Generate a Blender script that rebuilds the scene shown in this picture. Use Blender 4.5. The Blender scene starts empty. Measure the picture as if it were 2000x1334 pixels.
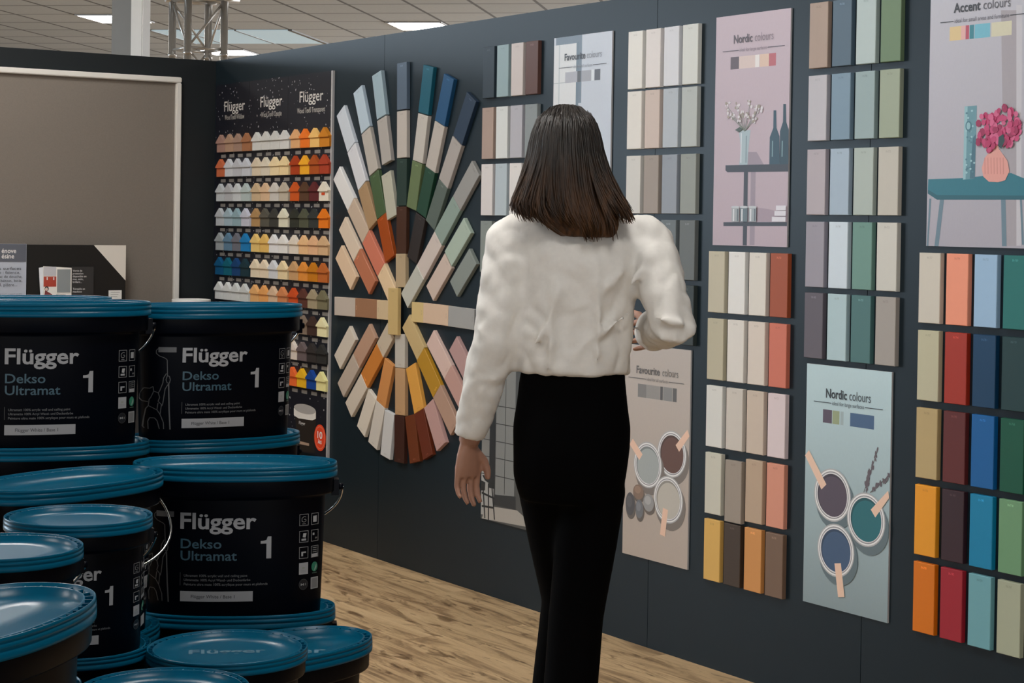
import bpy, bmesh, math, random
from mathutils import Vector, Matrix, noise as mnoise
rnd = random.Random(7)
SC = bpy.context.scene
COL = SC.collection
R = math.radians

# ------------------------------------------------------------------ camera
F_PX, CAM_YAW, CAM_PITCH, CAM_ROLL, PP_Y = 3638.35, 0.579256, 0.0142449, 0.0156180, -180.936
CAM = Vector((8.69966, -3.88843, 1.44980))
FWD = Vector((-math.cos(CAM_YAW)*math.cos(CAM_PITCH), math.sin(CAM_YAW)*math.cos(CAM_PITCH), -math.sin(CAM_PITCH)))
_r = FWD.cross(Vector((0, 0, 1))).normalized(); _u = _r.cross(FWD)
RGT = math.cos(CAM_ROLL)*_r + math.sin(CAM_ROLL)*_u
UPV = -math.sin(CAM_ROLL)*_r + math.cos(CAM_ROLL)*_u
cd = bpy.data.cameras.new('camera'); cam = bpy.data.objects.new('camera', cd); COL.objects.link(cam)
cd.sensor_fit = 'HORIZONTAL'; cd.sensor_width = 36; cd.lens = F_PX/2000*36; cd.shift_y = PP_Y/2000
cd.clip_start = .05; cd.clip_end = 200
m = Matrix.Identity(4)
for i in range(3):
    m[i][0] = RGT[i]; m[i][1] = UPV[i]; m[i][2] = -FWD[i]; m[i][3] = CAM[i]
cam.matrix_world = m
SC.camera = cam

# ------------------------------------------------------------------ world, lights, exposure
SC.view_settings.view_transform = 'Standard'; SC.view_settings.look = 'None'
SC.view_settings.exposure = 0.0; SC.view_settings.gamma = 1; SC.view_settings.use_curve_mapping = False
w = bpy.data.worlds.new('world'); SC.world = w; w.use_nodes = True
w.node_tree.nodes['Background'].inputs[0].default_value = (.62, .70, .80, 1)
w.node_tree.nodes['Background'].inputs[1].default_value = .3
PANEL_STRENGTH = 31.0
def area(name, loc, target, sx, sy, power, color):
    l = bpy.data.lights.new(name, 'AREA'); l.shape = 'RECTANGLE'; l.size = sx; l.size_y = sy; l.energy = power; l.color = color
    o = bpy.data.objects.new(name, l); COL.objects.link(o); o.location = loc
    o.rotation_euler = (Vector(target)-Vector(loc)).to_track_quat('-Z', 'Y').to_euler(); return o
area('assumed_blue_fill', (-8.5, -8.5, 2.45), (3, -.3, 1.7), 6.5, 1.5, 560, (.70, .85, 1.0))  # assumed bluish lamp, no window modelled, added to light the wall from the left
area('rear_ceiling_fill', (-9, 15, 1.5), (-8, 4, 2.6), 16, 2.4, 1700, (.93, .96, 1.0))  # added fill light, lifts the dim ceiling behind the stand
area('front_fill', (13.0, -5, 1.35), (4, -1.5, 1.35), 13, 2.3, 215, (.97, .98, 1.0))  # added soft fill from the camera side, brightens the jacket back

def lin(c): c /= 255.0; return c/12.92 if c <= .04045 else ((c+.055)/1.055)**2.4
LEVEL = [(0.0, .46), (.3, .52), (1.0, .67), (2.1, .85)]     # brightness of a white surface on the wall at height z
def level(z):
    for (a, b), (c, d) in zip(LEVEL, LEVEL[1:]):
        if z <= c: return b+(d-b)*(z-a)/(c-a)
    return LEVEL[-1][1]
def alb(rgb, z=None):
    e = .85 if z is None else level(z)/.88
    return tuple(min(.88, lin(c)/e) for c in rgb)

# ------------------------------------------------------------------ materials
def mat(name, col, rough=.5, spec=.5, metal=0, var=.04, scale=40, bump=0, coat=0, emit=0, linear=True):
    m = bpy.data.materials.new(name); m.use_nodes = True
    nt = m.node_tree; b = nt.nodes['Principled BSDF']
    if not linear: col = tuple(lin(c) for c in col)
    b.inputs['Roughness'].default_value = rough; b.inputs['Metallic'].default_value = metal
    b.inputs['Specular IOR Level'].default_value = spec
    if coat: b.inputs['Coat Weight'].default_value = coat; b.inputs['Coat Roughness'].default_value = .08
    tc = nt.nodes.new('ShaderNodeTexCoord'); nz = nt.nodes.new('ShaderNodeTexNoise')
    nz.inputs['Scale'].default_value = scale; nz.inputs['Detail'].default_value = 3
    nt.links.new(tc.outputs['Object'], nz.inputs['Vector'])
    mx = nt.nodes.new('ShaderNodeMix'); mx.data_type = 'RGBA'
    mx.inputs[6].default_value = (*[c*(1-var) for c in col], 1); mx.inputs[7].default_value = (*[min(1, c*(1+var)) for c in col], 1)
    nt.links.new(nz.outputs['Fac'], mx.inputs[0]); nt.links.new(mx.outputs[2], b.inputs['Base Color'])
    if bump:
        bp = nt.nodes.new('ShaderNodeBump'); bp.inputs['Strength'].default_value = bump; bp.inputs['Distance'].default_value = .002
        nt.links.new(nz.outputs['Fac'], bp.inputs['Height']); nt.links.new(bp.outputs['Normal'], b.inputs['Normal'])
    if emit:
        b.inputs['Emission Color'].default_value = (*col, 1); b.inputs['Emission Strength'].default_value = emit
    return m
M = {}
def ink_mat(name, rough=.45):
    m = bpy.data.materials.new(name); m.use_nodes = True; nt = m.node_tree; b = nt.nodes['Principled BSDF']
    a = nt.nodes.new('ShaderNodeAttribute'); a.attribute_name = 'ink'
    nz = nt.nodes.new('ShaderNodeTexNoise'); nz.inputs['Scale'].default_value = 60
    mx = nt.nodes.new('ShaderNodeMix'); mx.data_type = 'RGBA'; mx.blend_type = 'MULTIPLY'; mx.inputs[0].default_value = .06
    nt.links.new(a.outputs['Color'], mx.inputs[6]); nt.links.new(nz.outputs['Fac'], mx.inputs[7])
    nt.links.new(mx.outputs[2], b.inputs['Base Color']); b.inputs['Roughness'].default_value = rough
    return m
M['ink'] = ink_mat('printed_ink')
M['ink_gloss'] = ink_mat('glossy_ink', .3)
M['wall'] = mat('blue_grey_wall_paint', (.0100, .0190, .0260), .36, .22, var=.06, scale=6, bump=.03)
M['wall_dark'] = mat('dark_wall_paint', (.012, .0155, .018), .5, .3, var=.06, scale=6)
M['groove'] = mat('panel_gap', (.004, .005, .006), .8)
M['teal'] = mat('teal_plastic', (.0, .088, .165), .28, .13, var=.05, scale=12, bump=.02)
M['navy'] = mat('navy_black_plastic', (.0008, .0015, .0040), .36, .08, var=.1, scale=12)
M['metal'] = mat('aluminium', (.66, .64, .61), .32, .5, metal=.75, var=.05, scale=20)
M['wire'] = mat('galvanised_wire', (.75, .74, .72), .25, .5, metal=1)
M['grey_plastic'] = mat('grey_plastic', (.35, .35, .35), .4)
M['white'] = mat('white_lacquer', (.72, .70, .66), .4, var=.02)
M['white_plastic'] = mat('white_plastic', (.8, .8, .78), .35, var=.02)
M['pillar'] = mat('pillar_paint', (.56, .56, .55), .5, var=.05, scale=8)
M['shop_wall'] = mat('grey_shop_wall', (.22, .22, .22), .8)
M['black'] = mat('black_board', (.006, .006, .006), .45)
M['edge'] = mat('pale_board_edge', (.45, .45, .46), .5)
M['linen'] = mat('taupe_linen', (.20, .175, .15), .8, .2, var=.10, scale=160, bump=.15)
M['counter'] = mat('dark_counter_laminate', (.03, .03, .032), .5)
M['plinth'] = mat('plinth_board', (.05, .045, .04), .6)
M['skin'] = mat('skin', (.42, .22, .15), .5, .4, var=.08, scale=60)
M['trouser'] = mat('black_wool', (.0016, .0016, .0018), .9, .04, var=.2, scale=200, bump=.2)
M['shoe'] = mat('black_leather', (.01, .01, .01), .35)
M['eye'] = mat('eye', (.5, .5, .5), .2)
M['lip'] = mat('lip', (.35, .10, .09), .4)
M['panel_light'] = mat('light_diffuser', (1, .97, .93), .5, emit=PANEL_STRENGTH)
M['light_frame'] = mat('light_frame', (.5, .5, .5), .5)

# ------------------------------------------------------------------ object helpers
def obj(name, bm, mats, parent=None, smooth=False, loc=None, rotz=0):
    me = bpy.data.meshes.new(name)
    if isinstance(bm, bpy.types.Mesh): me = bm
    else:
        bm.normal_update(); bm.to_mesh(me); bm.free()
    if not isinstance(mats, (list, tuple)): mats = [mats]
    if not me.materials:
        for k in mats: me.materials.append(M[k] if isinstance(k, str) else k)
    if smooth:
        for p in me.polygons: p.use_smooth = True
    o = bpy.data.objects.new(name, me); COL.objects.link(o)
    if parent: o.parent = parent
    if loc is not None: o.location = loc
    if rotz: o.rotation_euler = (0, 0, rotz)
    return o
def empty(name, loc=(0, 0, 0), rot=(0, 0, 0)):
    o = bpy.data.objects.new(name, None); COL.objects.link(o); o.location = loc; o.rotation_euler = rot; o.empty_display_size = .1; return o
def tag(o, label, cat, group=None):
    o['label'] = label; o['category'] = cat
    if group: o['group'] = group
    return o
def struct(o): o['kind'] = 'structure'; return o
def box(bm, x0, x1, y0, y1, z0, z1, mi=0):
    v = [bm.verts.new((x, y, z)) for x in (x0, x1) for y in (y0, y1) for z in (z0, z1)]
    for f in ((0, 1, 3, 2), (4, 6, 7, 5), (0, 4, 5, 1), (2, 3, 7, 6), (0, 2, 6, 4), (1, 5, 7, 3)):
        fc = bm.faces.new([v[i] for i in f]); fc.material_index = mi
def prism(bm, pts, ax, d0, d1, mi=0):
    """polygon pts extruded along axis ax ('y': pts are (x,z))"""
    def P(p, d): return (p[0], d, p[1]) if ax == 'y' else ((d, p[0], p[1]) if ax == 'x' else (p[0], p[1], d))
    a = [bm.verts.new(P(p, d0)) for p in pts]; b = [bm.verts.new(P(p, d1)) for p in pts]
    n = len(pts); fs = [bm.faces.new(a), bm.faces.new(b[::-1])]
    for i in range(n): fs.append(bm.faces.new((a[i], b[i], b[(i+1) % n], a[(i+1) % n])))
    for f in fs: f.material_index = mi
    bmesh.ops.recalc_face_normals(bm, faces=fs)
def tube(bm, pts, rad, n=10, closed_ends=True, up=(0, 0, 1), flat=None, mi=0):
    pts = [Vector(p) for p in pts]
    if not isinstance(rad, (list, tuple)): rad = [rad]*len(pts)
    rings = []; ref = Vector(up)
    for i, p in enumerate(pts):
        t = (pts[min(i+1, len(pts)-1)]-pts[max(i-1, 0)]).normalized()
        a = ref-t*ref.dot(t)
        if a.length < 1e-4: a = Vector((1, 0, 0))-t*t.x
        a.normalize(); b = t.cross(a); ref = a
        r = rad[i]; ra, rb = (r if isinstance(r, (list, tuple)) else (r, r*(flat or 1)))
        rings.append([bm.verts.new(p+a*(ra*math.cos(k*2*math.pi/n))+b*(rb*math.sin(k*2*math.pi/n))) for k in range(n)])
    for r0, r1 in zip(rings, rings[1:]):
        for k in range(n):
            f = bm.faces.new((r0[k], r0[(k+1) % n], r1[(k+1) % n], r1[k])); f.material_index = mi; f.smooth = True
    if closed_ends:
        bm.faces.new(rings[0][::-1]).material_index = mi; bm.faces.new(rings[-1]).material_index = mi
def loft(bm, rings, n=32, mi=0, caps=True):
    """rings: (cx,cy,cz,rx,ry) horizontal ellipses"""
    vs = []
    for cx, cy, cz, rx, ry in rings:
        vs.append([bm.verts.new((cx+rx*math.cos(k*2*math.pi/n), cy+ry*math.sin(k*2*math.pi/n), cz)) for k in range(n)])
    for a, b in zip(vs, vs[1:]):
        for k in range(n): bm.faces.new((a[k], a[(k+1) % n], b[(k+1) % n], b[k])).smooth = True
    if caps: bm.faces.new(vs[0][::-1]); bm.faces.new(vs[-1])
def ellipsoid(bm, c, r, n=16, rot=None):
    mtx = Matrix.Translation(c) @ (rot or Matrix.Identity(4)) @ Matrix.Diagonal((r[0], r[1], r[2], 1))
    bmesh.ops.create_uvsphere(bm, u_segments=n, v_segments=max(6, n//2+2), radius=1, matrix=mtx)

# ------------------------------------------------------------------ lettering
_tc = {}
def text_raw(s, bold=0.0):
    """triangles of a string at size 1, baseline at 0 (cached)"""
    k = (s, bold)
    if k in _tc: return _tc[k]
    c = bpy.data.curves.new('t', 'FONT'); c.body = s; c.size = 1; c.offset = bold; c.resolution_u = 3
    o = bpy.data.objects.new('t', c); COL.objects.link(o)
    dg = bpy.context.evaluated_depsgraph_get(); dg.update()
    me = bpy.data.meshes.new_from_object(o.evaluated_get(dg))
    vs = [tuple(v.co[:2]) for v in me.vertices]; fs = [tuple(p.vertices) for p in me.polygons]
    bpy.data.objects.remove(o); bpy.data.curves.remove(c); bpy.data.meshes.remove(me)
    _tc[k] = (vs, fs); return vs, fs
_cap = {}
def text_fit(s, w, cap, bold=0.0):
    """string scaled to width w and capital height cap; returns verts, faces (x from 0)"""
    if bold not in _cap:
        v, _ = text_raw('H', bold); _cap[bold] = max(p[1] for p in v)
    vs, fs = text_raw(s, bold)
    x0 = min(p[0] for p in vs); x1 = max(p[0] for p in vs)
    return [((p[0]-x0)*w/(x1-x0), p[1]*cap/_cap[bold]) for p in vs], fs
def ink_layer(bm):
    l = bm.loops.layers.float_color.get('ink')
    return l or bm.loops.layers.float_color.new('ink')
class Print:
    """flat printed matter; map(u,v,layer) puts it on its surface"""
    def __init__(s, mp): s.bm = bmesh.new(); s.l = ink_layer(s.bm); s.mp = mp; s.k = 0
    def face(s, pts, col, cols=None):
        f = s.bm.faces.new([s.bm.verts.new(s.mp(p[0], p[1], s.k)) for p in pts])
        for i, lp in enumerate(f.loops): lp[s.l] = (*(cols[i] if cols else col), 1)
        return f
    def poly(s, pts, col): s.k += 1; s.face(pts, col)
    def rect(s, a, b, c, d, col, cols=None): s.k += 1; s.face([(a, b), (c, b), (c, d), (a, d)], col, cols)
    def ell(s, cu, cv, ru, rv, col, n=28, a=0):
        ca, sa = math.cos(a), math.sin(a)
        s.poly([(cu+ru*math.cos(t)*ca-rv*math.sin(t)*sa, cv+ru*math.cos(t)*sa+rv*math.sin(t)*ca) for t in (2*math.pi*i/n for i in range(n))], col)
    def line(s, pts, wd, col):
        s.k += 1
        for p, q in zip(pts, pts[1:]):
            d = Vector((q[0]-p[0], q[1]-p[1])); d.normalize(); nx, ny = -d.y*wd/2, d.x*wd/2
            s.face([(p[0]+nx, p[1]+ny), (p[0]-nx, p[1]-ny), (q[0]-nx, q[1]-ny), (q[0]+nx, q[1]+ny)], col)
    def text(s, t, u, v, w, cap, col, bold=0.0):
        s.k += 1; vs, fs = text_fit(t, w, cap, bold)
        bv = [s.bm.verts.new(s.mp(u+p[0], v+p[1], s.k)) for p in vs]
        for f in fs:
            try: fc = s.bm.faces.new([bv[i] for i in f])
            except ValueError: continue
            for lp in fc.loops: lp[s.l] = (*col, 1)
    def grid(s, a, b, c, d, col, nu=12, nv=1):
        s.k += 1
        for i in range(nu):
            for j in range(nv):
                u0, u1 = a+(c-a)*i/nu, a+(c-a)*(i+1)/nu; v0, v1 = b+(d-b)*j/nv, b+(d-b)*(j+1)/nv
                s.face([(u0, v0), (u1, v0), (u1, v1), (u0, v1)], col)
    def done(s, name, parent, m='ink'): return obj(name, s.bm, m, parent)

# a photo pixel on the big wall (plane y=-d) or on the left wall (plane x=d)
def ray(px, py): return FWD+RGT*((px-1000)/F_PX)-UPV*((py-667-PP_Y)/F_PX)
def on_wall(px, py, d=.004):
    r = ray(px, py); p = CAM+r*((-d-CAM.y)/r.y); return (p.x, p.z)
def on_left(px, py, d=0):
    r = ray(px, py); p = CAM+r*((d-CAM.x)/r.x); return (p.y, p.z)

# ================================================================== ROOM
CEIL = 3.336
bm = bmesh.new(); box(bm, -35, 14, -22, 26, -.1, 0)
fm = bpy.data.materials.new('oak_vinyl_planks'); fm.use_nodes = True
nt = fm.node_tree; b = nt.nodes['Principled BSDF']; b.inputs['Roughness'].default_value = .42
tc = nt.nodes.new('ShaderNodeTexCoord')
br = nt.nodes.new('ShaderNodeTexBrick'); br.inputs['Scale'].default_value = 1; br.inputs['Brick Width'].default_value = 1.25; br.inputs['Row Height'].default_value = .17
br.inputs['Mortar Size'].default_value = .0012; br.inputs['Color1'].default_value = (0, 0, 0, 1); br.inputs['Color2'].default_value = (1, 1, 1, 1); br.inputs['Mortar'].default_value = (.3, .3, .3, 1)
nt.links.new(tc.outputs['Object'], br.inputs['Vector'])
mp = nt.nodes.new('ShaderNodeMapping'); mp.inputs['Scale'].default_value = (1.5, 13, 1); nt.links.new(tc.outputs['Object'], mp.inputs['Vector'])
add = nt.nodes.new('ShaderNodeVectorMath'); add.operation = 'ADD'
sc = nt.nodes.new('ShaderNodeVectorMath'); sc.operation = 'SCALE'; sc.inputs['Scale'].default_value = 7.0
nt.links.new(br.outputs['Color'], sc.inputs[0]); nt.links.new(mp.outputs['Vector'], add.inputs[0]); nt.links.new(sc.outputs['Vector'], add.inputs[1])
n1 = nt.nodes.new('ShaderNodeTexNoise'); n1.inputs['Scale'].default_value = 1.0; n1.inputs['Detail'].default_value = 8; n1.inputs['Roughness'].default_value = .65; n1.inputs['Distortion'].default_value = 1.6
nt.links.new(add.outputs['Vector'], n1.inputs['Vector'])
cr = nt.nodes.new('ShaderNodeValToRGB'); e = cr.color_ramp.elements
e[0].position = .24; e[0].color = (.13, .08, .042, 1); e[1].position = .74; e[1].color = (.70, .505, .29, 1)
x = e.new(.42); x.color = (.36, .235, .122, 1); x = e.new(.52); x.color = (.57, .395, .215, 1)
nt.links.new(n1.outputs['Fac'], cr.inputs['Fac'])
mp2 = nt.nodes.new('ShaderNodeMapping'); mp2.inputs['Scale'].default_value = (3.2, 11, 1); nt.links.new(tc.outputs['Object'], mp2.inputs['Vector'])
n2 = nt.nodes.new('ShaderNodeTexNoise'); n2.inputs['Scale'].default_value = 1.3; n2.inputs['Detail'].default_value = 6; n2.inputs['Distortion'].default_value = 1.6
nt.links.new(mp2.outputs['Vector'], n2.inputs['Vector'])
cr2 = nt.nodes.new('ShaderNodeValToRGB'); e = cr2.color_ramp.elements
e[0].position = .33; e[0].color = (.25, .2, .15, 1); e[1].position = .43; e[1].color = (1, 1, 1, 1)
nt.links.new(n2.outputs['Fac'], cr2.inputs['Fac'])
mm = nt.nodes.new('ShaderNodeMix'); mm.data_type = 'RGBA'; mm.blend_type = 'MULTIPLY'; mm.inputs[0].default_value = .8
nt.links.new(cr.outputs['Color'], mm.inputs[6]); nt.links.new(cr2.outputs['Color'], mm.inputs[7])
hs = nt.nodes.new('ShaderNodeMix'); hs.data_type = 'RGBA'; hs.blend_type = 'MULTIPLY'; hs.inputs[7].default_value = (.86, .85, .84, 1)
nt.links.new(br.outputs['Color'], hs.inputs[0]); nt.links.new(mm.outputs[2], hs.inputs[6]); nt.links.new(hs.outputs[2], b.inputs['Base Color'])
bp = nt.nodes.new('ShaderNodeBump'); bp.inputs['Strength'].default_value = .12; bp.inputs['Distance'].default_value = .003
nt.links.new(n1.outputs['Fac'], bp.inputs['Height']); nt.links.new(bp.outputs['Normal'], b.inputs['Normal'])
struct(obj('floor', bm, fm))

for nm, a in (('wall_back', (-24.2, -24, -16, 24)), ('wall_front', (14, 14.2, -16, 24)), ('wall_far', (-24, 14, 24, 24.2)), ('wall_near', (-24, 14, -16.2, -16))):
    bm = bmesh.new(); box(bm, *a, 0, 3.336); struct(obj(nm, bm, 'shop_wall'))

# suspended ceiling, its grid turned against the stand's walls
CA = R(137.4); cu = Vector((math.cos(CA), math.sin(CA))); cv = Vector((math.cos(CA-R(90)), math.sin(CA-R(90))))
CW, CD = .565, .695                     # cell along cv, along cu
CO = Vector((-8.086, 4.400))            # a grid corner
cm = bpy.data.materials.new('mineral_ceiling_tiles'); cm.use_nodes = True
nt = cm.node_tree; b = nt.nodes['Principled BSDF']; b.inputs['Roughness'].default_value = .9
tc = nt.nodes.new('ShaderNodeTexCoord'); mp = nt.nodes.new('ShaderNodeMapping'); mp.vector_type = 'TEXTURE'
mp.inputs['Location'].default_value = (CO.x, CO.y, 0); mp.inputs['Rotation'].default_value = (0, 0, CA)
nt.links.new(tc.outputs['Object'], mp.inputs['Vector'])
br = nt.nodes.new('ShaderNodeTexBrick'); br.offset = 0; br.inputs['Scale'].default_value = 1; br.inputs['Brick Width'].default_value = CD; br.inputs['Row Height'].default_value = CW
br.inputs['Mortar Size'].default_value = .017; br.inputs['Mortar Smooth'].default_value = .2
br.inputs['Color1'].default_value = (.46, .485, .50, 1); br.inputs['Color2'].default_value = (.42, .445, .46, 1); br.inputs['Mortar'].default_value = (.11, .11, .11, 1)
nt.links.new(mp.outputs['Vector'], br.inputs['Vector'])
nz = nt.nodes.new('ShaderNodeTexNoise'); nz.inputs['Scale'].default_value = 30; nt.links.new(tc.outputs['Object'], nz.inputs['Vector'])
mx = nt.nodes.new('ShaderNodeMix'); mx.data_type = 'RGBA'; mx.blend_type = 'MULTIPLY'; mx.inputs[0].default_value = .15
nt.links.new(br.outputs['Color'], mx.inputs[6]); nt.links.new(nz.outputs['Fac'], mx.inputs[7]); nt.links.new(mx.outputs[2], b.inputs['Base Color'])
bm = bmesh.new(); box(bm, -35, 14, -22, 26, CEIL, CEIL+.1); struct(obj('ceiling', bm, cm))
def cell(i, j):                         # corner of ceiling cell
    return CO+cu*(CD*i)+cv*(CW*j)
def ceil_light(i, j, label, ni=1, nj=1, group='square ceiling lights'):
    c = cell(i, j)+cu*(CD*ni/2)+cv*(CW*nj/2)
    t = tag(empty('ceiling_light', (c.x, c.y, CEIL), (0, 0, CA)), label, 'ceiling light', group)
    hx, hy = CD*ni/2-.012, CW*nj/2-.012
    bm = bmesh.new()
    for a in ((-hx, hx, -hy, -hy+.018), (-hx, hx, hy-.018, hy), (-hx, -hx+.018, -hy+.018, hy-.018), (hx-.018, hx, -hy+.018, hy-.018)): box(bm, a[0], a[1], a[2], a[3], -.012, 0)
    obj('frame', bm, 'light_frame', t)
    bm = bmesh.new(); box(bm, -hx+.018, hx-.018, -hy+.018, hy-.018, -.006, 0); obj('diffuser', bm, 'panel_light', t)
    return t
def cell_of(x, y):
    d = Vector((x, y))-CO; return (d.dot(cu)/CD, d.dot(cv)/CW)
for (x, y), lab in (((-8.33, 2.42), 'lit square ceiling panel half hidden by the grey column'), ((-6.97, 5.27), 'lit square ceiling panel half hidden by the top edge of the blue-grey wall'), ((-10.72, 4.97), 'lit square ceiling panel seen behind the aluminium truss')):
    i, j = cell_of(x, y); ceil_light(math.floor(i), math.floor(j), lab)
for (x, y) in ((1.2, -1.5), (3.0, -2.0), (4.9, -1.9), (6.7, -2.2), (2.0, -4.2), (5.0, -4.6), (-2.6, -2.6), (-1.0, 3.0), (3.0, 3.2), (-5.0, 1.0)):  # further panels added out of view, assumed as source of the overhead light
    i, j = cell_of(x, y); ceil_light(math.floor(i), math.floor(j), 'assumed lit square ceiling panel outside the picture, above the aisle')
# pale blue skylight strip
c = CO
t = tag(empty('skylight', (c.x, c.y, CEIL), (0, 0, CA)), 'pale blue translucent skylight panel in the grey tiled ceiling', 'skylight')
M['sky'] = mat('blue_translucent_panel', (.42, .54, .60), .35, emit=.5)
bm = bmesh.new()
for a, b_ in ((1.145, 1.44), (.575, 1.125), (.012, .555)): box(bm, .012, 2*CD-.012, a, b_, -.008, 0)
obj('pane', bm, 'sky', t)
bm = bmesh.new()
for a in (1.125, .555): box(bm, .012, 2*CD-.012, a, a+.02, -.012, 0)
for a, b_ in ((1.44, 1.46), (-.03, .012)): box(bm, -.01, 2*CD+.01, a, b_, -.014, 0)
obj('frame', bm, mat('skylight_frame', (.16, .16, .155), .5), t)

# stand walls
WH = 2.24
bm = bmesh.new(); SEAMS = [0, 1.739, 3.639, 4.675, 6.6]
box(bm, 0, 6.6, .004, .05, 0, WH-.0005, 1)
for a, b_ in zip(SEAMS, SEAMS[1:]): box(bm, a+.0012, b_-.0012, 0, .006, 0, WH)
struct(obj('wall_right', bm, ['wall', 'groove']))
bm = bmesh.new(); box(bm, -.05, 0, -2.4, .05, 0, WH); struct(obj('wall_left', bm, 'wall_dark'))

# grey column behind the stand, with a white square steel post before it
M['column'] = mat('grey_column_paint', (.27, .275, .275), .6, .3, var=.06, scale=8)
c = CAM+ray(247, 60)*9.75
bm = bmesh.new(); box(bm, -.072, .072, -.072, .072, 0, CEIL); struct(obj('pillar', bm, 'column', None, loc=(c.x, c.y, 0), rotz=R(66)))
c = CAM+ray(274.5, 60)*9.5
bm = bmesh.new(); box(bm, -.037, .037, -.037, .037, 0, CEIL)
bmesh.ops.bevel(bm, geom=[e_ for e_ in bm.edges if abs(e_.verts[0].co.z-e_.verts[1].co.z) > 1], offset=.006, segments=2, affect='EDGES')
o = obj('steel_post', bm, 'white_plastic', None, loc=(c.x, c.y, 0), rotz=R(34)); tag(o, 'white square steel post standing before the grey column, above the dark wall', 'post')

# aluminium truss tower
c = CAM+ray(387, 60)*12.0
t = tag(empty('truss_tower', (c.x, c.y, 0), (0, 0, R(0))), 'aluminium lattice truss tower rising behind the corner of the stand', 'truss')
h = .125; TOP = 2.84
for sx, sy in ((-1, -1), (1, -1), (1, 1), (-1, 1)):
    bm = bmesh.new(); tube(bm, [(sx*h, sy*h, 0), (sx*h, sy*h, TOP)], .025, 14); obj('chord', bm, 'metal', t)
    bm = bmesh.new(); tube(bm, [(sx*h, sy*h, 2.485), (sx*h, sy*h, 2.505)], .029, 14); obj('coupler', bm, 'metal', t)
for k in range(4):
    a = (( -h, -h), (h, -h), (h, h), (-h, h))[k]; b_ = ((h, -h), (h, h), (-h, h), (-h, -h))[k]
    bm = bmesh.new(); zz = [.36+.31*i for i in range(9)] if k % 2 else [.05+.31*i for i in range(10)]
    for i, (z0, z1) in enumerate(zip(zz, zz[1:])):
        p, q = (a, b_) if i % 2 else (b_, a)
        tube(bm, [(p[0], p[1], z0), (q[0], q[1], z1)], .008, 8)
    for z in (2.53,): tube(bm, [(a[0], a[1], z), (b_[0], b_[1], z)], .008, 8)
    obj('brace', bm, 'metal', t)
bm = bmesh.new()
for a_, b_ in (((-h-.05, -h), (h+.10, -h)), ((-h-.05, h), (h+.16, h)), ((-h, -h-.05), (-h, h+.05)), ((h, -h-.05), (h, h+.10))):
    tube(bm, [(a_[0], a_[1], TOP+.015), (b_[0], b_[1], TOP+.015)], .020, 12)
obj('crossbar', bm, 'metal', t)

# ================================================================== LEFT WALL: framed panel, counter, signs, tub
yL, yR, zT, zB = -2.05, -.194, 2.145, .25
t = tag(empty('framed_panel', (0, (yL+yR)/2, zB)), 'large taupe linen wall panel in a white frame on the dark left wall', 'wall panel')
def lw(name, bm, m, par):
    o = obj(name, bm, m, par); o.matrix_parent_inverse = Matrix.Translation(par.location).inverted(); return o
fw = .028
bm = bmesh.new()
for a in ((yL, yR, zT-fw, zT), (yL, yR, zB, zB+fw), (yL, yL+fw, zB+fw, zT-fw), (yR-fw, yR, zB+fw, zT-fw)): box(bm, 0, .03, *a); 
bmesh.ops.bevel(bm, geom=[e_ for e_ in bm.edges], offset=.004, segments=2, affect='EDGES')
lw('frame', bm, 'white', t)
bm = bmesh.new(); box(bm, 0, .010, yL+fw, yR-fw, zB+fw, zT-fw); lw('linen_panel', bm, 'linen', t)

t = tag(empty('display_counter', (.2, -1.1, 0)), 'dark display counter against the left wall behind the paint buckets', 'counter')
bm = bmesh.new(); box(bm, .035, .40, -2.0, -.02, .78, .82); lw('worktop', bm, 'counter', t)
bm = bmesh.new(); box(bm, .045, .37, -1.98, -.04, 0, .78); lw('carcass', bm, 'counter', t)

# upright sign of two boards on the counter
SX = .11
def sgn(px, py): return on_left(px, py, SX)
tl = sgn(53, 476); trr = sgn(246, 479)
t = tag(empty('display_sign', (SX, tl[0], .82)), 'black and grey product sign with white cut corner standing on the counter', 'sign')
z1 = trr[1]; y0, y1 = tl[0], trr[0]
bm = bmesh.new(); box(bm, SX-.03, SX, y0, y1, .82, z1); lw('black_board', bm, 'black', t)
bm = bmesh.new(); box(bm, SX-.03, SX-.001, y0-.5, y0-.002, .82, z1+.002)
M['greyblue'] = mat('grey_blue_board', alb((160, 166, 178), .9), .4); lw('grey_board', bm, 'greyblue', t)
pr = Print(lambda u, v, k: (SX+.0006+.0003*k, u, v))
A = sgn(183, 479); Bp = sgn(246, 548)
pr.poly([(A[0], z1), (y1, z1), (y1, Bp[1])], alb((205, 200, 192), 1.2))
pr.done('white_corner', t).matrix_parent_inverse = Matrix.Translation(t.location).inverted(); pr = Print(lambda u, v, k: (SX+.0006+.0003*k, u, v))
pr.rect(y0-.5, sgn(50, 511)[1], y0-.004, z1+.0015, alb((88, 92, 102), 1.2))
dk = (.02, .02, .025); wt = alb((215, 215, 215), 1.2)
def st(s, x0, x1, yb, cap, col, bold=0.0):
    a = sgn(x0, yb); b_ = sgn(x1, yb); pr.text(s, a[0], a[1], b_[0]-a[0], cap, col, bold)
st('énove', 3, 31.5, 494, .021, wt, .012); st('ésine', 3, 27.5, 504.5, .021, wt, .012); st('R', -28, -1, 503, .062, wt, .02)
for s_, x0, x1, yb in (('les surfaces', -9, 41, 527), ('que : faïence,', -12, 39, 535), ('ac de douche,', -2, 43, 543), ('is, béton, bois,', -9, 43, 551), ('tal, plâtre...', -8, 33, 559)): st(s_, x0, x1, yb, .013, dk)
st('bac · support · support anciens', -10, 43, 575, .004, dk)
pr.done('printed_lettering', t).matrix_parent_inverse = Matrix.Translation(t.location).inverted()
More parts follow.
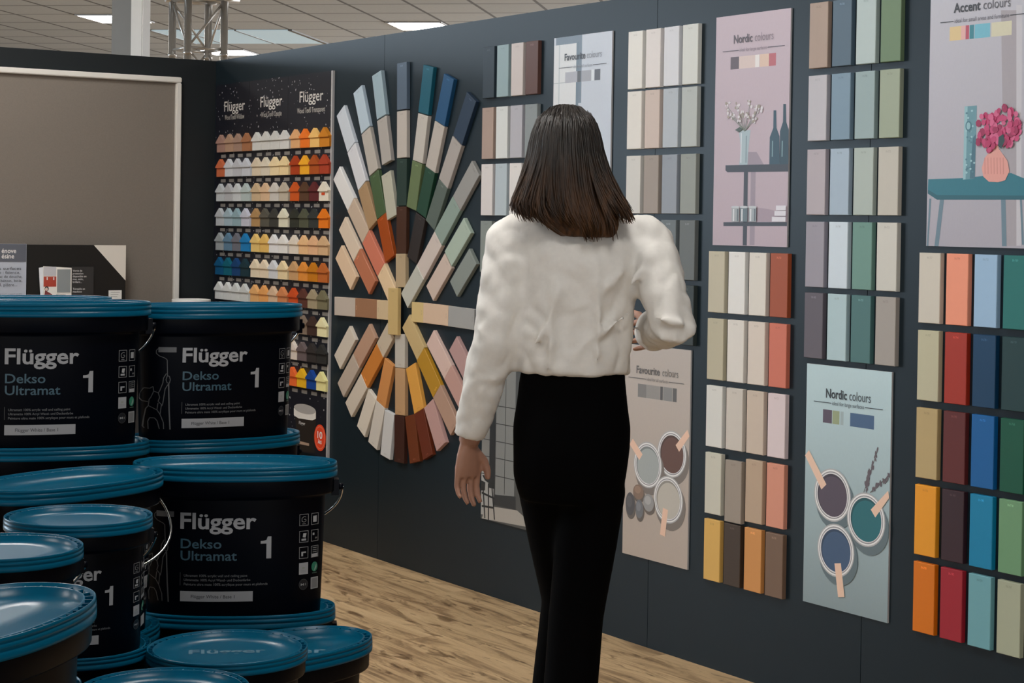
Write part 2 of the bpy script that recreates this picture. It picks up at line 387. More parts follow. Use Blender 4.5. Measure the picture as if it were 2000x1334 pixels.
# small price cards on the black board
for k, (xa, ya, xb, yb) in enumerate(((212, 567, 237, 584), (212, 587, 236, 601))):
    a = sgn(xa, ya); b_ = sgn(xb, yb)
    bm = bmesh.new(); box(bm, SX+.0005, SX+.003, a[0], b_[0], b_[1], a[1])
    o = obj('price_card', bm, 'white_plastic'); tag(o, ('upper' if k == 0 else 'lower')+' small white price card at the right edge of the black sign', 'card', 'price cards on the sign')
    pr = Print(lambda u, v, k: (SX+.0034+.0002*k, u, v)); wd = b_[0]-a[0]
    for q in range(3): pr.rect(a[0]+wd*.15, a[1]-.010-.011*q, a[0]+wd*(.85-.1*q), a[1]-.0085-.011*q, (.1, .1, .1))
    pr.done('printed_lines', o)
# leaflets in front of the sign
def leaflet(name, dx, corners, col, label, extra=None):
    pts = [on_left(x, y, SX+dx) for x, y in corners]
    bm = bmesh.new(); prism(bm, pts, 'x', SX+dx-.0015, SX+dx)
    o = obj(name, bm, mat(name+'_card', col, .4)); tag(o, label, 'leaflet', 'leaflets in front of the black sign')
    if extra:
        pr = Print(lambda u, v, k: (SX+dx+.0003+.0002*k, u, v)); extra(pr, lambda x, y: on_left(x, y, SX+dx)); pr.done('printed_picture', o)
    return o
leaflet('leaflet', .012, [(76, 523), (88, 521), (92, 640), (82, 640)], alb((205, 208, 215), 1.0), 'white leaflet tilted behind the colour card on the black sign')
def ex1(pr, P):
    def rc(a, b_, c, d, col): p = P(a, d); q = P(c, b_); pr.rect(p[0], p[1], q[0], q[1], col)
    rc(85, 540, 110, 560, alb((160, 62, 48), 1.0)); rc(85, 521, 110, 539, alb((180, 180, 186), 1.1))
    for xx in (92, 105): rc(xx-1, 541, xx+1, 547, alb((215, 215, 215), 1))
    p = P(91, 564); pr.ell(p[0], p[1], .010, .012, (.03, .03, .04)); p = P(90.5, 565); pr.ell(p[0], p[1], .007, .008, alb((200, 180, 170), 1))
    p = P(93, 575); pr.poly([(p[0]-.02, p[1]-.03), (p[0]+.02, p[1]-.03), (p[0]+.022, p[1]), (p[0]-.013, p[1]+.02)], alb((112, 52, 55), 1)); 
    rc(111, 526, 138, 571, alb((128, 134, 136), 1.0))
    for q, (s_, w_) in enumerate((('BÉTONGRIS', 17), ('LOFT DEL MAT', 22))):
        p = P(110, 576.5+5*q); pr.text(s_, p[0], p[1], w_*.0026, .006, (.2, .2, .2))
leaflet('colour_card', .020, [(84.5, 520), (140, 523), (139, 640), (84.5, 640)], alb((215, 213, 208), 1.1), 'white colour card with grey swatch and red band on the black sign', ex1)
def ex2(pr, P):
    for q, (s_, w_, yb) in enumerate((('Vernis de', 18, 530.5), ('protection', 20, 536), ('disponible en', 26, 541.5), ('mat, satin,', 20, 547), ('brillant...', 17, 552.5), ('Teintable en', 23, 566), ('machine', 17, 571.5), ('pastilles', 17, 585))):
        p = P(142, yb); pr.text(s_, p[0], p[1], w_*.0026, .009, alb((190, 190, 190), 1.1), .01)
leaflet('leaflet', .016, [(140.5, 521), (183, 521), (182, 640), (139.5, 640)], alb((42, 42, 43), 1.0), 'dark grey leaflet with white lines of text on the black sign', ex2)

# white tub on the counter
p = on_left(375, 593, .2); r = .095
t = tag(empty('plastic_tub', (.2, p[0]-.004, .82)), 'round white lidded tub standing on the counter behind the buckets', 'tub')
H = p[1]-.82+.022
bm = bmesh.new(); loft(bm, [(0, 0, z, rr, rr) for z, rr in ((0, r*.86), (.004, r*.88), (H-.03, r*.96), (H-.025, r*.96))], 40); obj('body', bm, 'white_plastic', t)
bm = bmesh.new(); loft(bm, [(0, 0, z, rr, rr) for z, rr in ((H-.028, r*.99), (H-.026, r), (H-.003, r), (H, r*.985), (H, r*.93), (H-.004, r*.92))], 40); obj('lid', bm, 'white_plastic', t)

# ================================================================== HOUSE-SHAPED SAMPLES BOARD
BX0, BX1, BZ0, BZ1 = .031, 1.277, .381, 2.115
t = tag(empty('sample_board', (BX0, 0, BZ0)), 'tall night-blue speckled board of house-shaped wood stain samples on the wall', 'display board')
def pw(name, bm, m, par):
    o = obj(name, bm, m, par); o.matrix_parent_inverse = Matrix.Translation(par.location).inverted(); return o
sm = bpy.data.materials.new('speckled_night_print'); sm.use_nodes = True
nt = sm.node_tree; b = nt.nodes['Principled BSDF']; b.inputs['Roughness'].default_value = .5
tc = nt.nodes.new('ShaderNodeTexCoord'); vo = nt.nodes.new('ShaderNodeTexVoronoi'); vo.inputs['Scale'].default_value = 42
nzz = nt.nodes.new('ShaderNodeTexNoise'); nzz.inputs['Scale'].default_value = 26; nzz.inputs['Detail'].default_value = 4
dis = nt.nodes.new('ShaderNodeMix'); dis.data_type = 'VECTOR'; dis.inputs[0].default_value = .035
nt.links.new(tc.outputs['Object'], nzz.inputs['Vector']); nt.links.new(tc.outputs['Object'], dis.inputs[4]); nt.links.new(nzz.outputs['Color'], dis.inputs[5])
nt.links.new(dis.outputs[1], vo.inputs['Vector'])
c1 = nt.nodes.new('ShaderNodeMath'); c1.operation = 'LESS_THAN'; c1.inputs[1].default_value = .15; nt.links.new(vo.outputs['Distance'], c1.inputs[0])
n3 = nt.nodes.new('ShaderNodeTexNoise'); n3.inputs['Scale'].default_value = 9; nt.links.new(tc.outputs['Object'], n3.inputs['Vector'])
c2 = nt.nodes.new('ShaderNodeMath'); c2.operation = 'GREATER_THAN'; c2.inputs[1].default_value = .47; nt.links.new(n3.outputs['Fac'], c2.inputs[0])
c3 = nt.nodes.new('ShaderNodeMath'); c3.operation = 'MULTIPLY'; nt.links.new(c1.outputs[0], c3.inputs[0]); nt.links.new(c2.outputs[0], c3.inputs[1])
mx = nt.nodes.new('ShaderNodeMix'); mx.data_type = 'RGBA'; mx.inputs[6].default_value = (.006, .007, .014, 1); mx.inputs[7].default_value = (.42, .43, .45, 1)
nt.links.new(c3.outputs[0], mx.inputs[0]); nt.links.new(mx.outputs[2], b.inputs['Base Color'])
D0 = .42; D1 = .843
for a, b_ in ((BX0, D0-.001), (D0+.001, D1-.001), (D1+.001, BX1)):
    bm = bmesh.new(); box(bm, a, b_, -.010, -.0005, BZ0, BZ1); pw('board_section', bm, sm, t)
bm = bmesh.new(); box(bm, BX1, BX1+.012, -.012, -.0005, BZ0, BZ1); o = pw('edge_strip', bm, 'edge', t); o['label'] = 'pale metal edge strip'
HOUSES = {0: [(422.0, 488.5), 253, 7, 'left'], 1: [(491.5, 563.5), 252, 7, 'middle'], 2: [(566.5, 642.5), 252, 10, 'right']}
HC = [
 [['dusty pink,166,130,118', 'pale tan,176,143,120', 'taupe pink,163,134,118', 'light brown,163,111,78'], ['rust orange,196,106,70', 'white,205,208,214', 'pale grey,190,192,198', 'blue-white,197,201,209'],
  ['pale grey,190,196,200', 'light grey,180,182,186', 'white,201,206,209', 'pale mint grey,176,190,190'], ['pale grey,181,187,193', 'pale blue,160,182,193', 'soft blue-grey,141,168,178', 'lavender white,190,192,206'],
  ['mid grey,150,158,162', 'slate blue,92,125,150', 'stone grey,108,110,120', 'bright blue,30,120,180'], ['deep blue,12,78,120', 'petrol blue,14,92,112', 'royal navy,22,62,110', 'dark pine green,26,52,62'],
  ['white,206,209,209', 'white,204,207,207', 'white,200,204,204', 'off-white,196,200,200']],
 [['white,206,206,202', 'white,204,204,200', 'off-white,202,202,199', 'white,205,205,203'], ['cream,215,200,176', 'ivory,214,205,186', 'pale yellow,230,209,166', 'soft yellow,229,205,156'],
  ['beige,200,175,141', 'peach beige,212,180,146', 'pale stone,200,195,188', 'greige,185,175,158'], ['golden tan,170,135,91', 'dark olive grey,88,85,76', 'charcoal,60,60,56', 'ivory,216,213,191'],
  ['straw yellow,225,190,116', 'golden yellow,219,180,100', 'white,220,220,222', 'warm white,219,217,214'], ['pale cream,225,206,181', 'cream,224,204,180', 'pale grey,200,203,208', 'pale yellow,226,201,161'],
  ['light orange,225,165,106', 'orange tan,224,155,91', 'pale beige,205,175,146', 'caramel,195,125,81']],
 [['light tan,215,165,116', 'vivid orange,226,115,36', 'honey yellow,225,180,106', 'amber brown,190,120,31'], ['red brown,165,62,26', 'golden yellow,232,165,41', 'chestnut,165,78,31', 'brick red,160,60,36'],
  ['burnt orange,195,85,31', 'dark brown,86,60,43', 'maroon brown,91,38,40', 'cream,220,212,196'], ['near-black green,48,50,43', 'olive grey,80,82,66', 'dark slate,50,54,53', 'orange,215,115,26'],
  ['warm white,215,205,191', 'pale orange,220,178,131', 'peach tan,215,170,131', 'light brown,200,165,126'], ['tan,190,150,106', 'orange,210,135,56', 'mustard brown,185,115,21', 'copper brown,175,95,41'],
  ['rust red,190,75,31', 'dark oxblood brown,86,50,41', 'khaki grey,150,138,113', 'olive,110,105,81'], ['grey brown,120,105,91', 'dark umber,60,42,36', 'pale lime,215,208,166'],
  ['pale pink grey,200,190,181', 'grey mauve,96,85,86', 'black brown,48,44,43', 'black,42,42,41'], ['red orange,230,95,45', 'bright orange yellow,230,160,31', 'cobalt blue,20,60,131', 'pale yellow green,206,200,141']]]
ORD = ['top', 'second', 'third', 'fourth', 'fifth', 'sixth', 'seventh', 'eighth', 'ninth', 'tenth']
POS = ['first', 'second', 'third', 'fourth']
ROWZ0, ROWP = [], .1715
hx = [on_wall(a, 400, .02)[0] for a in (422.5, 488.5, 491.5, 563.5, 566.5, 642.5)]
zz0 = on_wall(605, 250.5, .02)[1]; zz9 = on_wall(605, 722.0, .02)[1]
pitch = (zz0-zz9)/9.0
plate_m = mat('grey_name_plate', alb((125, 122, 118), 1.5), .5)
for s_ in range(3):
    x0, x1 = hx[2*s_], hx[2*s_+1]; cwid = (x1-x0)/4
    for r_, row in enumerate(HC[s_]):
        zt = zz0-pitch*r_; hh = pitch*.715
        for c_ in range(4):
            k = c_-(4-len(row))
            xa = x0+cwid*c_+.001; xb = x0+cwid*(c_+1)-.001
            bm = bmesh.new(); box(bm, xa+cwid*.3, xb-cwid*.12, -.0112, -.0101, zt-hh-.028, zt-hh-.012); pw('name_plate', bm, plate_m, t)
            if k < 0: continue
            nm, *rgb = row[k].split(','); rgb = tuple(int(v) for v in rgb)
            bm = bmesh.new(); bw = cwid*.01
            box(bm, xa+bw, xb-bw, -.022, -.0102, zt-hh, zt-hh*.47)
            e0 = zt-hh*.50; xm = (xa+xb)/2
            prism(bm, [(xa-.0005, e0), (xb+.0005, e0), (xb+.0005, e0+.006), (xm, zt), (xa-.0005, e0+.006)], 'y', -.0285, -.0103)
            for v in bm.verts: v.co -= Vector((xm, 0, zt-hh))
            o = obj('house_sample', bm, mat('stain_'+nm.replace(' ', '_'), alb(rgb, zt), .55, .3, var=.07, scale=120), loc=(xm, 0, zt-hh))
            tag(o, '%s house-shaped sample, %s row, %s from left, %s section of speckled board' % (nm, ORD[r_], POS[c_], HOUSES[s_][3]), 'paint sample', 'house-shaped samples on the speckled board')
            if s_ == 2 and r_ == 2 and c_ == 3:
                bm = bmesh.new(); box(bm, -.020, .012, -.0235, -.0222, hh*.30, hh*.44); obj('red_sticker', bm, mat('red_sticker', alb((200, 70, 30), 1.7), .5), o)
pr = Print(lambda u, v, k: (u, -.0106-.0003*k, v))
def prn(): return Print(lambda u, v, k: (u, -.0106-.0003*k, v))
for x0, x1, yb, caph, s1, xa, xb, yb2, s2 in ((438, 478, 218, .049, 'Flügger', 439, 477, 234.5, 'Wood Tex® Window'), (508.5, 551, 209.5, .049, 'Flügger', 510, 550, 229.0, 'Wood Tex® Opaque'), (585, 631, 200, .049, 'Flügger', 580.5, 635, 222, 'Wood Tex® Transparent')):
    pr = prn(); a = on_wall(x0, yb, .011); b_ = on_wall(x1, yb, .011); pr.text(s1, a[0], a[1], b_[0]-a[0], caph, alb((205, 203, 198), 1.9), .006)
    a = on_wall(xa, yb2, .011); b_ = on_wall(xb, yb2, .011); pr.text(s2, a[0], a[1], b_[0]-a[0], .024, alb((180, 178, 172), 1.9), .006)
    pr.done('printed_title', t).matrix_parent_inverse = Matrix.Translation(t.location).inverted()
pr = prn()
# printed pot and seal at the foot of the board
a = on_wall(577, 800, .011); b_ = on_wall(618, 800, .011); wq = b_[0]-a[0]
def bq(px, py): return on_wall(px, py, .011)
pr.poly([bq(577, 815), bq(617, 819), bq(614, 885), bq(580, 880)], alb((34, 28, 24), .6))
pr.poly([bq(574, 797), bq(617, 803), bq(617, 818), bq(610, 821), bq(583, 817), bq(574, 811)], alb((200, 198, 194), .6))
c = bq(595.5, 799); pr.ell(c[0], c[1], wq*.52, .022, alb((150, 148, 146), .6))
p = bq(584, 828); pr.text('Flügger', p[0], p[1], wq*.3, .014, alb((170, 170, 170), .6), .02)
pr.poly([bq(584, 861), bq(604, 866), bq(604, 871), bq(584, 867)], alb((150, 128, 112), .6))
c = bq(625.5, 855); ex = bq(637, 855)[0]-c[0]; ez = c[1]-bq(625.5, 881)[1]
pr.ell(c[0], c[1], ex, ez, alb((208, 62, 30), .6)); pr.ell(c[0], c[1], ex*.86, ez*.86, alb((225, 120, 95), .6)); pr.ell(c[0], c[1], ex*.80, ez*.80, alb((208, 62, 30), .6))
pr.text('10', c[0]-ex*.42, c[1]-ez*.05, ex*.84, ez*.52, alb((225, 220, 215), .6), .02); pr.text('ÅRS', c[0]-ex*.34, c[1]-ez*.45, ex*.68, ez*.26, alb((225, 220, 215), .6), .02)
pr.done('printed_picture', t).matrix_parent_inverse = Matrix.Translation(t.location).inverted()

# ================================================================== SAMPLE TILES
TT, TW, TL = .016, .0815, .199
def tile_mesh(w_, l_, th, ch=.0014):
    bm = bmesh.new(); x, z = w_/2, l_/2
    def ring(dx, y): return [bm.verts.new(v) for v in ((-x+dx, y, -z+dx), (x-dx, y, -z+dx), (x-dx, y, z-dx), (-x+dx, y, z-dx))]
    a, b_, c = ring(0, 0), ring(0, -th+ch), ring(ch, -th)
    for p, q in ((a, b_), (b_, c)):
        for i in range(4): bm.faces.new((p[i], p[(i+1) % 4], q[(i+1) % 4], q[i]))
    bm.faces.new(c); bm.faces.new(a[::-1]); bmesh.ops.recalc_face_normals(bm, faces=bm.faces); return bm
_n = [0]
def tile(x, z, ang, L_, nm, rgb, label, group, lift=0.0, code=True, th=None, W_=TW):
    """x,z centre on the wall; ang clockwise from upright, the code printed at the outer end"""
    _n[0] += 1
    th = th or TT
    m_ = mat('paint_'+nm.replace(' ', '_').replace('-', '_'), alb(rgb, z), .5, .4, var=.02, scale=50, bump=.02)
    o = obj('sample_tile', tile_mesh(W_, L_, th), m_)
    o.location = (x, -.0003-lift, z); o.rotation_euler = (0, R(ang), 0)
    tag(o, label, 'paint sample', group)
    if code:
        lum = sum(rgb)/3; ic = tuple(c*2.2+.05 for c in alb(rgb, z)) if lum < 120 else tuple(c*.72 for c in alb(rgb, z))
        pr = Print(lambda u, v, k: (u, -th-.0003, v)); pr.text('IN-%d' % (700+(_n[0]*37) % 99), -.010, L_/2-.0165, .020, .0062, ic, .01)
        pr.done('code_print', o)
    return o
FAN = [('12', 1, 1.919, 2.012, -1.7, 0.196), ('12', 2, 1.925, 1.81, -1.7, 0.196), ('12', 3, 1.929, 1.61, -0.5, 0.196), ('12', 4, 1.932, 1.41, -0.9, 0.196), ('12', 5, 1.932, 1.241, -1.7, 0.14), ('ce', 1, 1.9, 1.069, -0.9, 0.196), ('6', 1, 1.936, 0.905, 178.3, 0.14), ('6', 2, 1.942, 0.735, 178.3, 0.196), ('6', 3, 1.942, 0.536, 179.1, 0.196), ('1130', 1, 1.725, 1.984, -14.6, 0.196), ('1130', 2, 1.776, 1.789, -14.6, 0.196), ('1130', 3, 1.822, 1.556, -17.0, 0.196), ('11', 1, 1.569, 1.929, -23.3, 0.196), ('11', 2, 1.649, 1.745, -23.2, 0.196), ('11', 3, 1.725, 1.559, -21.5, 0.196), ('11', 4, 1.799, 1.377, -23.3, 0.196), ('1030', 1, 1.428, 1.85, -33.0, 0.196), ('1030', 2, 1.534, 1.682, -32.0, 0.196), ('1030', 3, 1.636, 1.512, -31.0, 0.196), ('10', 1, 1.417, 1.587, -45.0, 0.196), ('10', 2, 1.555, 1.447, -45.2, 0.196), ('10', 3, 1.695, 1.308, -45.1, 0.196), ('10', 4, 1.812, 1.187, -43.1, 0.145), ('930', 1, 1.475, 1.365, -46.0, 0.196), ('930', 2, 1.618, 1.228, -46.2, 0.196), ('9.', 1, 1.447, 1.24, -46.9, 0.196), ('9', 1, 1.444, 1.067, -90.8, 0.196), ('9', 2, 1.637, 1.069, -90.4, 0.196), ('9', 3, 1.783, 1.069, -90.6, 0.1), ('1230', 1, 2.118, 1.986, 10.8, 0.196), ('1230', 2, 2.08, 1.789, 11.4, 0.196), ('1230', 3, 2.036, 1.595, 12.7, 0.196), ('1', 1, 2.266, 1.938, 19.9, 0.196), ('1', 2, 2.197, 1.751, 20.5, 0.196), ('1', 3, 2.127, 1.567, 20.6, 0.196), ('1', 4, 2.057, 1.378, 20.0, 0.196), ('130', 1, 2.421, 1.857, 30.8, 0.196), ('130', 2, 2.317, 1.686, 31.2, 0.196), ('130', 3, 2.217, 1.517, 30.2, 0.196), ('2', 1, 2.441, 1.591, 45.0, 0.196), ('2', 2, 2.301, 1.451, 44.3, 0.196), ('2', 3, 2.164, 1.309, 44.5, 0.196), ('2', 4, 2.031, 1.178, 45.7, 0.177), ('230', 1, 2.385, 1.367, 46.4, 0.196), ('230', 2, 2.242, 1.223, 45.8, 0.196), ('2.', 1, 2.428, 1.247, 46.6, 0.196), ('3', 1, 2.076, 1.073, 90.4, 0.095), ('3', 2, 2.221, 1.072, 90.8, 0.196), ('3', 3, 2.419, 1.068, 91.2, 0.196), ('8', 1, 1.448, 0.887, -134.9, 0.196), ('730', 1, 1.626, 0.906, -134.5, 0.196), ('730', 2, 1.484, 0.766, -134.8, 0.196), ('7', 1, 1.811, 0.942, -135.5, 0.13), ('7', 2, 1.698, 0.826, -135.5, 0.196), ('7', 3, 1.56, 0.686, -134.8, 0.196), ('630', 1, 1.811, 0.76, -160.0, 0.196), ('630', 2, 1.744, 0.575, -160.4, 0.196), ('65', 1, 1.654, 0.618, -149.8, 0.196), ('615', 1, 1.839, 0.544, -170.5, 0.196), ('545', 1, 2.049, 0.549, 166.3, 0.196), ('530', 1, 2.063, 0.759, 157.5, 0.196), ('530', 2, 2.139, 0.577, 157.0, 0.196), ('5', 1, 2.045, 0.968, 135.2, 0.18), ('5', 2, 2.174, 0.832, 136.0, 0.196), ('5', 3, 2.311, 0.693, 134.6, 0.196), ('515', 1, 2.229, 0.624, 147.6, 0.196), ('4', 1, 2.252, 0.911, 132.3, 0.196), ('4', 2, 2.396, 0.779, 132.3, 0.196), ('330', 1, 2.43, 0.896, 133.5, 0.196)]
FC = {('12', 1): 'slate blue,82,98,116', ('12', 2): 'warm white,178,172,166', ('12', 3): 'dark forest green,32,52,47', ('12', 4): 'chocolate brown,62,36,22', ('12', 5): 'sand beige,166,148,120',
 ('ce', 1): 'straw yellow,182,158,108', ('6', 1): 'pale grey,172,168,160', ('6', 2): 'light tan,164,132,98', ('6', 3): 'dark red brown,48,22,14',
 ('1130', 1): 'duck-egg blue,148,170,182', ('1130', 2): 'warm grey,164,160,156', ('1130', 3): 'pale sage white,170,170,156',
 ('11', 1): 'powder blue,172,190,204', ('11', 2): 'pale greige,172,167,160', ('11', 3): 'leaf green,66,88,58', ('11', 4): 'rust orange,148,66,14',
 ('1030', 1): 'ice blue,190,198,208', ('1030', 2): 'cool white,200,202,208', ('1030', 3): 'camel,158,130,98',
 ('10', 1): 'white,212,212,212', ('10', 2): 'beige,184,166,148', ('10', 3): 'salmon,190,112,90', ('10', 4): 'pale straw,208,184,150',
 ('930', 1): 'cream,204,188,170', ('930', 2): 'terracotta,170,106,78', ('9.', 1): 'peach cream,208,182,154',
 ('9', 1): 'pale mushroom,178,168,158', ('9', 2): 'cinnamon brown,142,104,78', ('9', 3): 'light sand,190,170,138',
 ('1230', 1): 'petrol teal,10,84,104', ('1230', 2): 'off-white,180,176,170', ('1230', 3): 'olive green,92,108,74',
 ('1', 1): 'royal blue,20,72,112', ('1', 2): 'pale stone,172,166,160', ('1', 3): 'bottle green,22,60,44', ('1', 4): 'black brown,38,32,31',
 ('130', 1): 'navy blue,28,48,70', ('130', 2): 'soft grey,156,151,147', ('130', 3): 'grey green,80,92,86',
 ('2', 1): 'mid grey,138,138,136', ('2', 2): 'sage green,126,144,136', ('2', 3): 'blush white,186,176,170', ('2', 4): 'pale mist,172,174,166',
 ('230', 1): 'pale mint sage,152,168,156', ('230', 2): 'shell pink,184,168,158', ('2.', 1): 'slate sage,120,128,124',
 ('3', 1): 'pale mustard,190,168,118', ('3', 2): 'pale apricot,192,168,146', ('3', 3): 'cool grey,144,145,144',
 ('8', 1): 'chalk white,188,180,168', ('730', 1): 'dusty tan,166,134,114', ('730', 2): 'pale mocha,166,154,142',
 ('7', 1): 'oatmeal,178,166,148', ('7', 2): 'pumpkin orange,178,112,48', ('7', 3): 'linen white,182,174,162',
 ('630', 1): 'orange tan,180,124,72', ('630', 2): 'light grey white,178,174,168', ('65', 1): 'ivory white,186,180,170', ('615', 1): 'cool pale grey,172,174,176',
 ('545', 1): 'russet brown,88,40,12', ('530', 1): 'amber yellow,192,140,62', ('530', 2): 'mahogany,84,32,10',
 ('5', 1): 'wheat,178,156,112', ('5', 2): 'ochre,158,118,28', ('5', 3): 'rosy beige,152,124,108', ('515', 1): 'dusty rose,160,128,124',
 ('4', 1): 'pale pink,190,166,158', ('4', 2): 'muted pink,166,132,124', ('330', 1): 'mauve pink,160,130,128'}
ARM = {'12': 'twelve-o\'clock spoke', 'ce': 'centre', '6': 'six-o\'clock spoke', '1130': 'spoke just left of twelve o\'clock', '11': 'eleven-o\'clock spoke', '1030': 'half-past-ten spoke', '10': 'long ten-o\'clock spoke', '930': 'half-past-nine spoke', '9.': 'single tile above nine o\'clock', '9': 'nine-o\'clock spoke', '1230': 'spoke just right of twelve o\'clock', '1': 'one-o\'clock spoke', '130': 'half-past-one spoke', '2': 'long two-o\'clock spoke', '230': 'half-past-two spoke', '2.': 'single tile above three o\'clock', '3': 'three-o\'clock spoke', '8': 'single tile below nine o\'clock', '730': 'eight-o\'clock spoke', '7': 'seven-o\'clock spoke', '630': 'half-past-six spoke', '65': 'single tile left of half-past-six', '615': 'single tile left of six o\'clock', '545': 'single tile right of six o\'clock', '530': 'half-past-five spoke', '5': 'five-o\'clock spoke', '515': 'single tile right of half-past-five', '4': 'four-o\'clock spoke', '330': 'single tile below three o\'clock'}
for q, (n_, k_, x, z, an, L_) in enumerate(FAN):
    nm, *rgb = FC[(n_, k_)].split(','); rgb = tuple(int(v) for v in rgb)
    if n_ == 'ce': lab = '%s tile lying over the centre of the fan of sample tiles' % nm; lift, th = .0165, TT
    else:
        lift, th = 0, TT+.00012*(q % 11)
        arm = ARM[n_]
        lab = ('%s %s, in the fan' % (nm, arm)) if arm.startswith('single') else '%s tile, %s from rim, %s of the fan' % (nm, POS[k_-1] if k_ < 5 else 'fifth', arm)
    tile(x, z, an, L_, nm, rgb, lab, 'sample tiles of the fan', lift, th=th)
GRIDS = [
 ('A', 2.5528, .1005, [2.1288, 1.893, 1.674, 1.454, 1.236], 'left of the window poster',
  ['navy,42,55,66;duck-egg blue,140,162,168;pinkish white,195,187,185;oxblood,92,64,58', 'taupe pink,160,140,130;white,201,205,205;lilac grey,168,168,176;mid grey,130,138,140', 'blush white,200,196,196;pale blue grey,165,178,186;warm white,205,203,202', 'sage grey,120,128,125', 'dark teal green,56,80,76']),
 ('B', 3.4967, .1009, [2.116, 1.9085, 1.686, 1.466, 1.2497], 'left of the lilac poster',
  ['bright white,222,221,216;pinkish white,218,213,211;cool white,208,210,216;pale grey white,205,208,204', 'warm white,215,212,206;pale taupe,195,180,171;ice grey,171,179,187;soft grey,172,178,176', 'light grey,196,195,191;mushroom,148,138,130;blue grey,138,145,155;sage grey,138,143,138', '-;-;slate grey,98,106,110;graphite,95,100,100', '-;-;-;green black,42,50,50']),
 ('C', 4.4205, .1020, [2.132, 1.911, 1.686, 1.466, 1.2497], 'between the lilac and pink-vase posters',
  ['dusty terracotta,165,145,132;denim blue,82,102,118;pale aqua,175,190,190;moss green,105,128,98', 'pale lilac grey,180,178,184;sky blue,118,142,160;sea mist,145,164,166;pale olive,150,160,140', 'lilac pink,168,160,166;pale blue,155,172,188;pale sage,163,174,168;stone white,182,178,168', 'mauve grey,142,138,148;ice blue,190,202,212;jade green,100,136,126;putty white,190,188,180', 'plum grey,88,82,90;aqua white,160,182,188;deep sea green,68,104,104;warm grey,148,142,136']),
 ('D', 3.9552, .1014, [1.3658, 1.1469, .9275, .7085, .4910], 'below the lilac poster',
  ['khaki beige,178,172,152;white,210,210,208;ivory,204,200,192;rust red,148,72,42', 'olive beige,168,162,140;pale stone,200,196,190;shell beige,196,186,176;coral red,186,104,84', 'light grey white,190,190,186;pale greige,180,174,166;sand,178,164,150;pale pink,192,178,180', 'ash white,172,170,158;grey taupe,132,122,112;camel beige,158,138,118;salmon pink,182,124,104', 'ochre yellow,178,142,76;dark coffee,52,40,30;amber orange,170,118,66;cocoa brown,96,76,62']),
 ('E', 4.8976, .1043, [1.3817, 1.1620, .9413, .7220, .5023], 'below the pink-vase poster',
  ['stone,190,184,172;peach orange,222,140,112;light sky blue,142,172,200;teal green,28,102,98', 'pale khaki,172,168,142;signal red,150,40,22;marine blue,4,52,84;dark spruce,20,50,52', 'bronze sand,162,142,100;wine red,84,30,28;cobalt blue,4,82,140;emerald green,4,72,52', 'sunflower yellow,200,132,28;aubergine,44,22,28;cerulean blue,4,110,148;fern green,94,132,98', 'strong orange,178,94,4;crimson,132,24,36;pale turquoise,92,138,146;lichen grey,140,144,124'])]
for g, X0, pit, Zs, where, rows in GRIDS:
    for r_, row in enumerate(rows):
        for c_, s_ in enumerate(row.split(';')):
            if s_ == '-': continue
            nm, *rgb = s_.split(','); rgb = tuple(int(v) for v in rgb)
            zt = Zs[r_]
            if g == 'D' and r_ == 3 and c_ == 1: zt -= .0135
            tile(X0+pit*c_+TW/2, zt-TL/2, 0, TL, nm, rgb, '%s tile, %s row, %s from left, grid %s' % (nm, ORD[r_], POS[c_], where), 'sample tiles, grid '+where)

# ================================================================== POSTERS
PWD, PHT = .362, .742
def poster(x0, ztop, label, bg, bg2=None, w_=PWD, h_=PHT):
    t = tag(empty('poster', (x0, 0, ztop-h_)), label, 'poster', 'tall posters on the wall')
    bm = bmesh.new(); box(bm, x0, x0+w_, -.006, 0, ztop-h_, ztop); pw('board', bm, 'edge', t)
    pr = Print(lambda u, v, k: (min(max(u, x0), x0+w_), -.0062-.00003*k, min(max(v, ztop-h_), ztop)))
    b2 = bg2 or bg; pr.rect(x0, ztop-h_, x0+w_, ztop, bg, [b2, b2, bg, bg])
    return t, pr
def pw_done(pr, t, name, m='ink'):
    o = pr.done(name, t, m); o.matrix_parent_inverse = Matrix.Translation(t.location).inverted()
def W(px, py): return on_wall(px, py, .0065)
def title(pr, t, bold, light, sub, x0, x1, x2, x3, yb0, yb1, cap, lx0, lx1, ly, sx0, sx1, col, lcol):
    lt = Print(lambda u, v, k: (u, -.0074-.00003*k, v))
    a = W(x0, yb0); b_ = W(x1, yb0); lt.text(bold, a[0], a[1], b_[0]-a[0], cap, col, .022)
    a2 = W(x2, yb1); c = W(x3, yb1); lt.text(light, a2[0], a[1], c[0]-a2[0], cap, lcol)
    l0 = W(lx0, ly)[0]; l1 = W(lx1, ly)[0]; z = W(lx0, ly)[1]; s0 = W(sx0, ly)[0]; s1 = W(sx1, ly)[0]
    lt.rect(l0, z-.001, s0-.004, z+.001, col); lt.rect(s1+.004, z-.001, l1, z+.001, col)
    lt.text(sub, s0, z-.005, s1-s0, .0115, lcol)
    pw_done(lt, t, 'printed_lettering')
def bar(pr, x0, x1, ytop, ybot, parts, z):
    a = W(x0, ytop); b_ = W(x1, ytop); zb = W(x0, ybot)[1]; L_ = b_[0]-a[0]
    for f0, f1, rgb in parts: pr.rect(a[0]+L_*f0, zb, a[0]+L_*f1, a[1], alb(rgb, z))
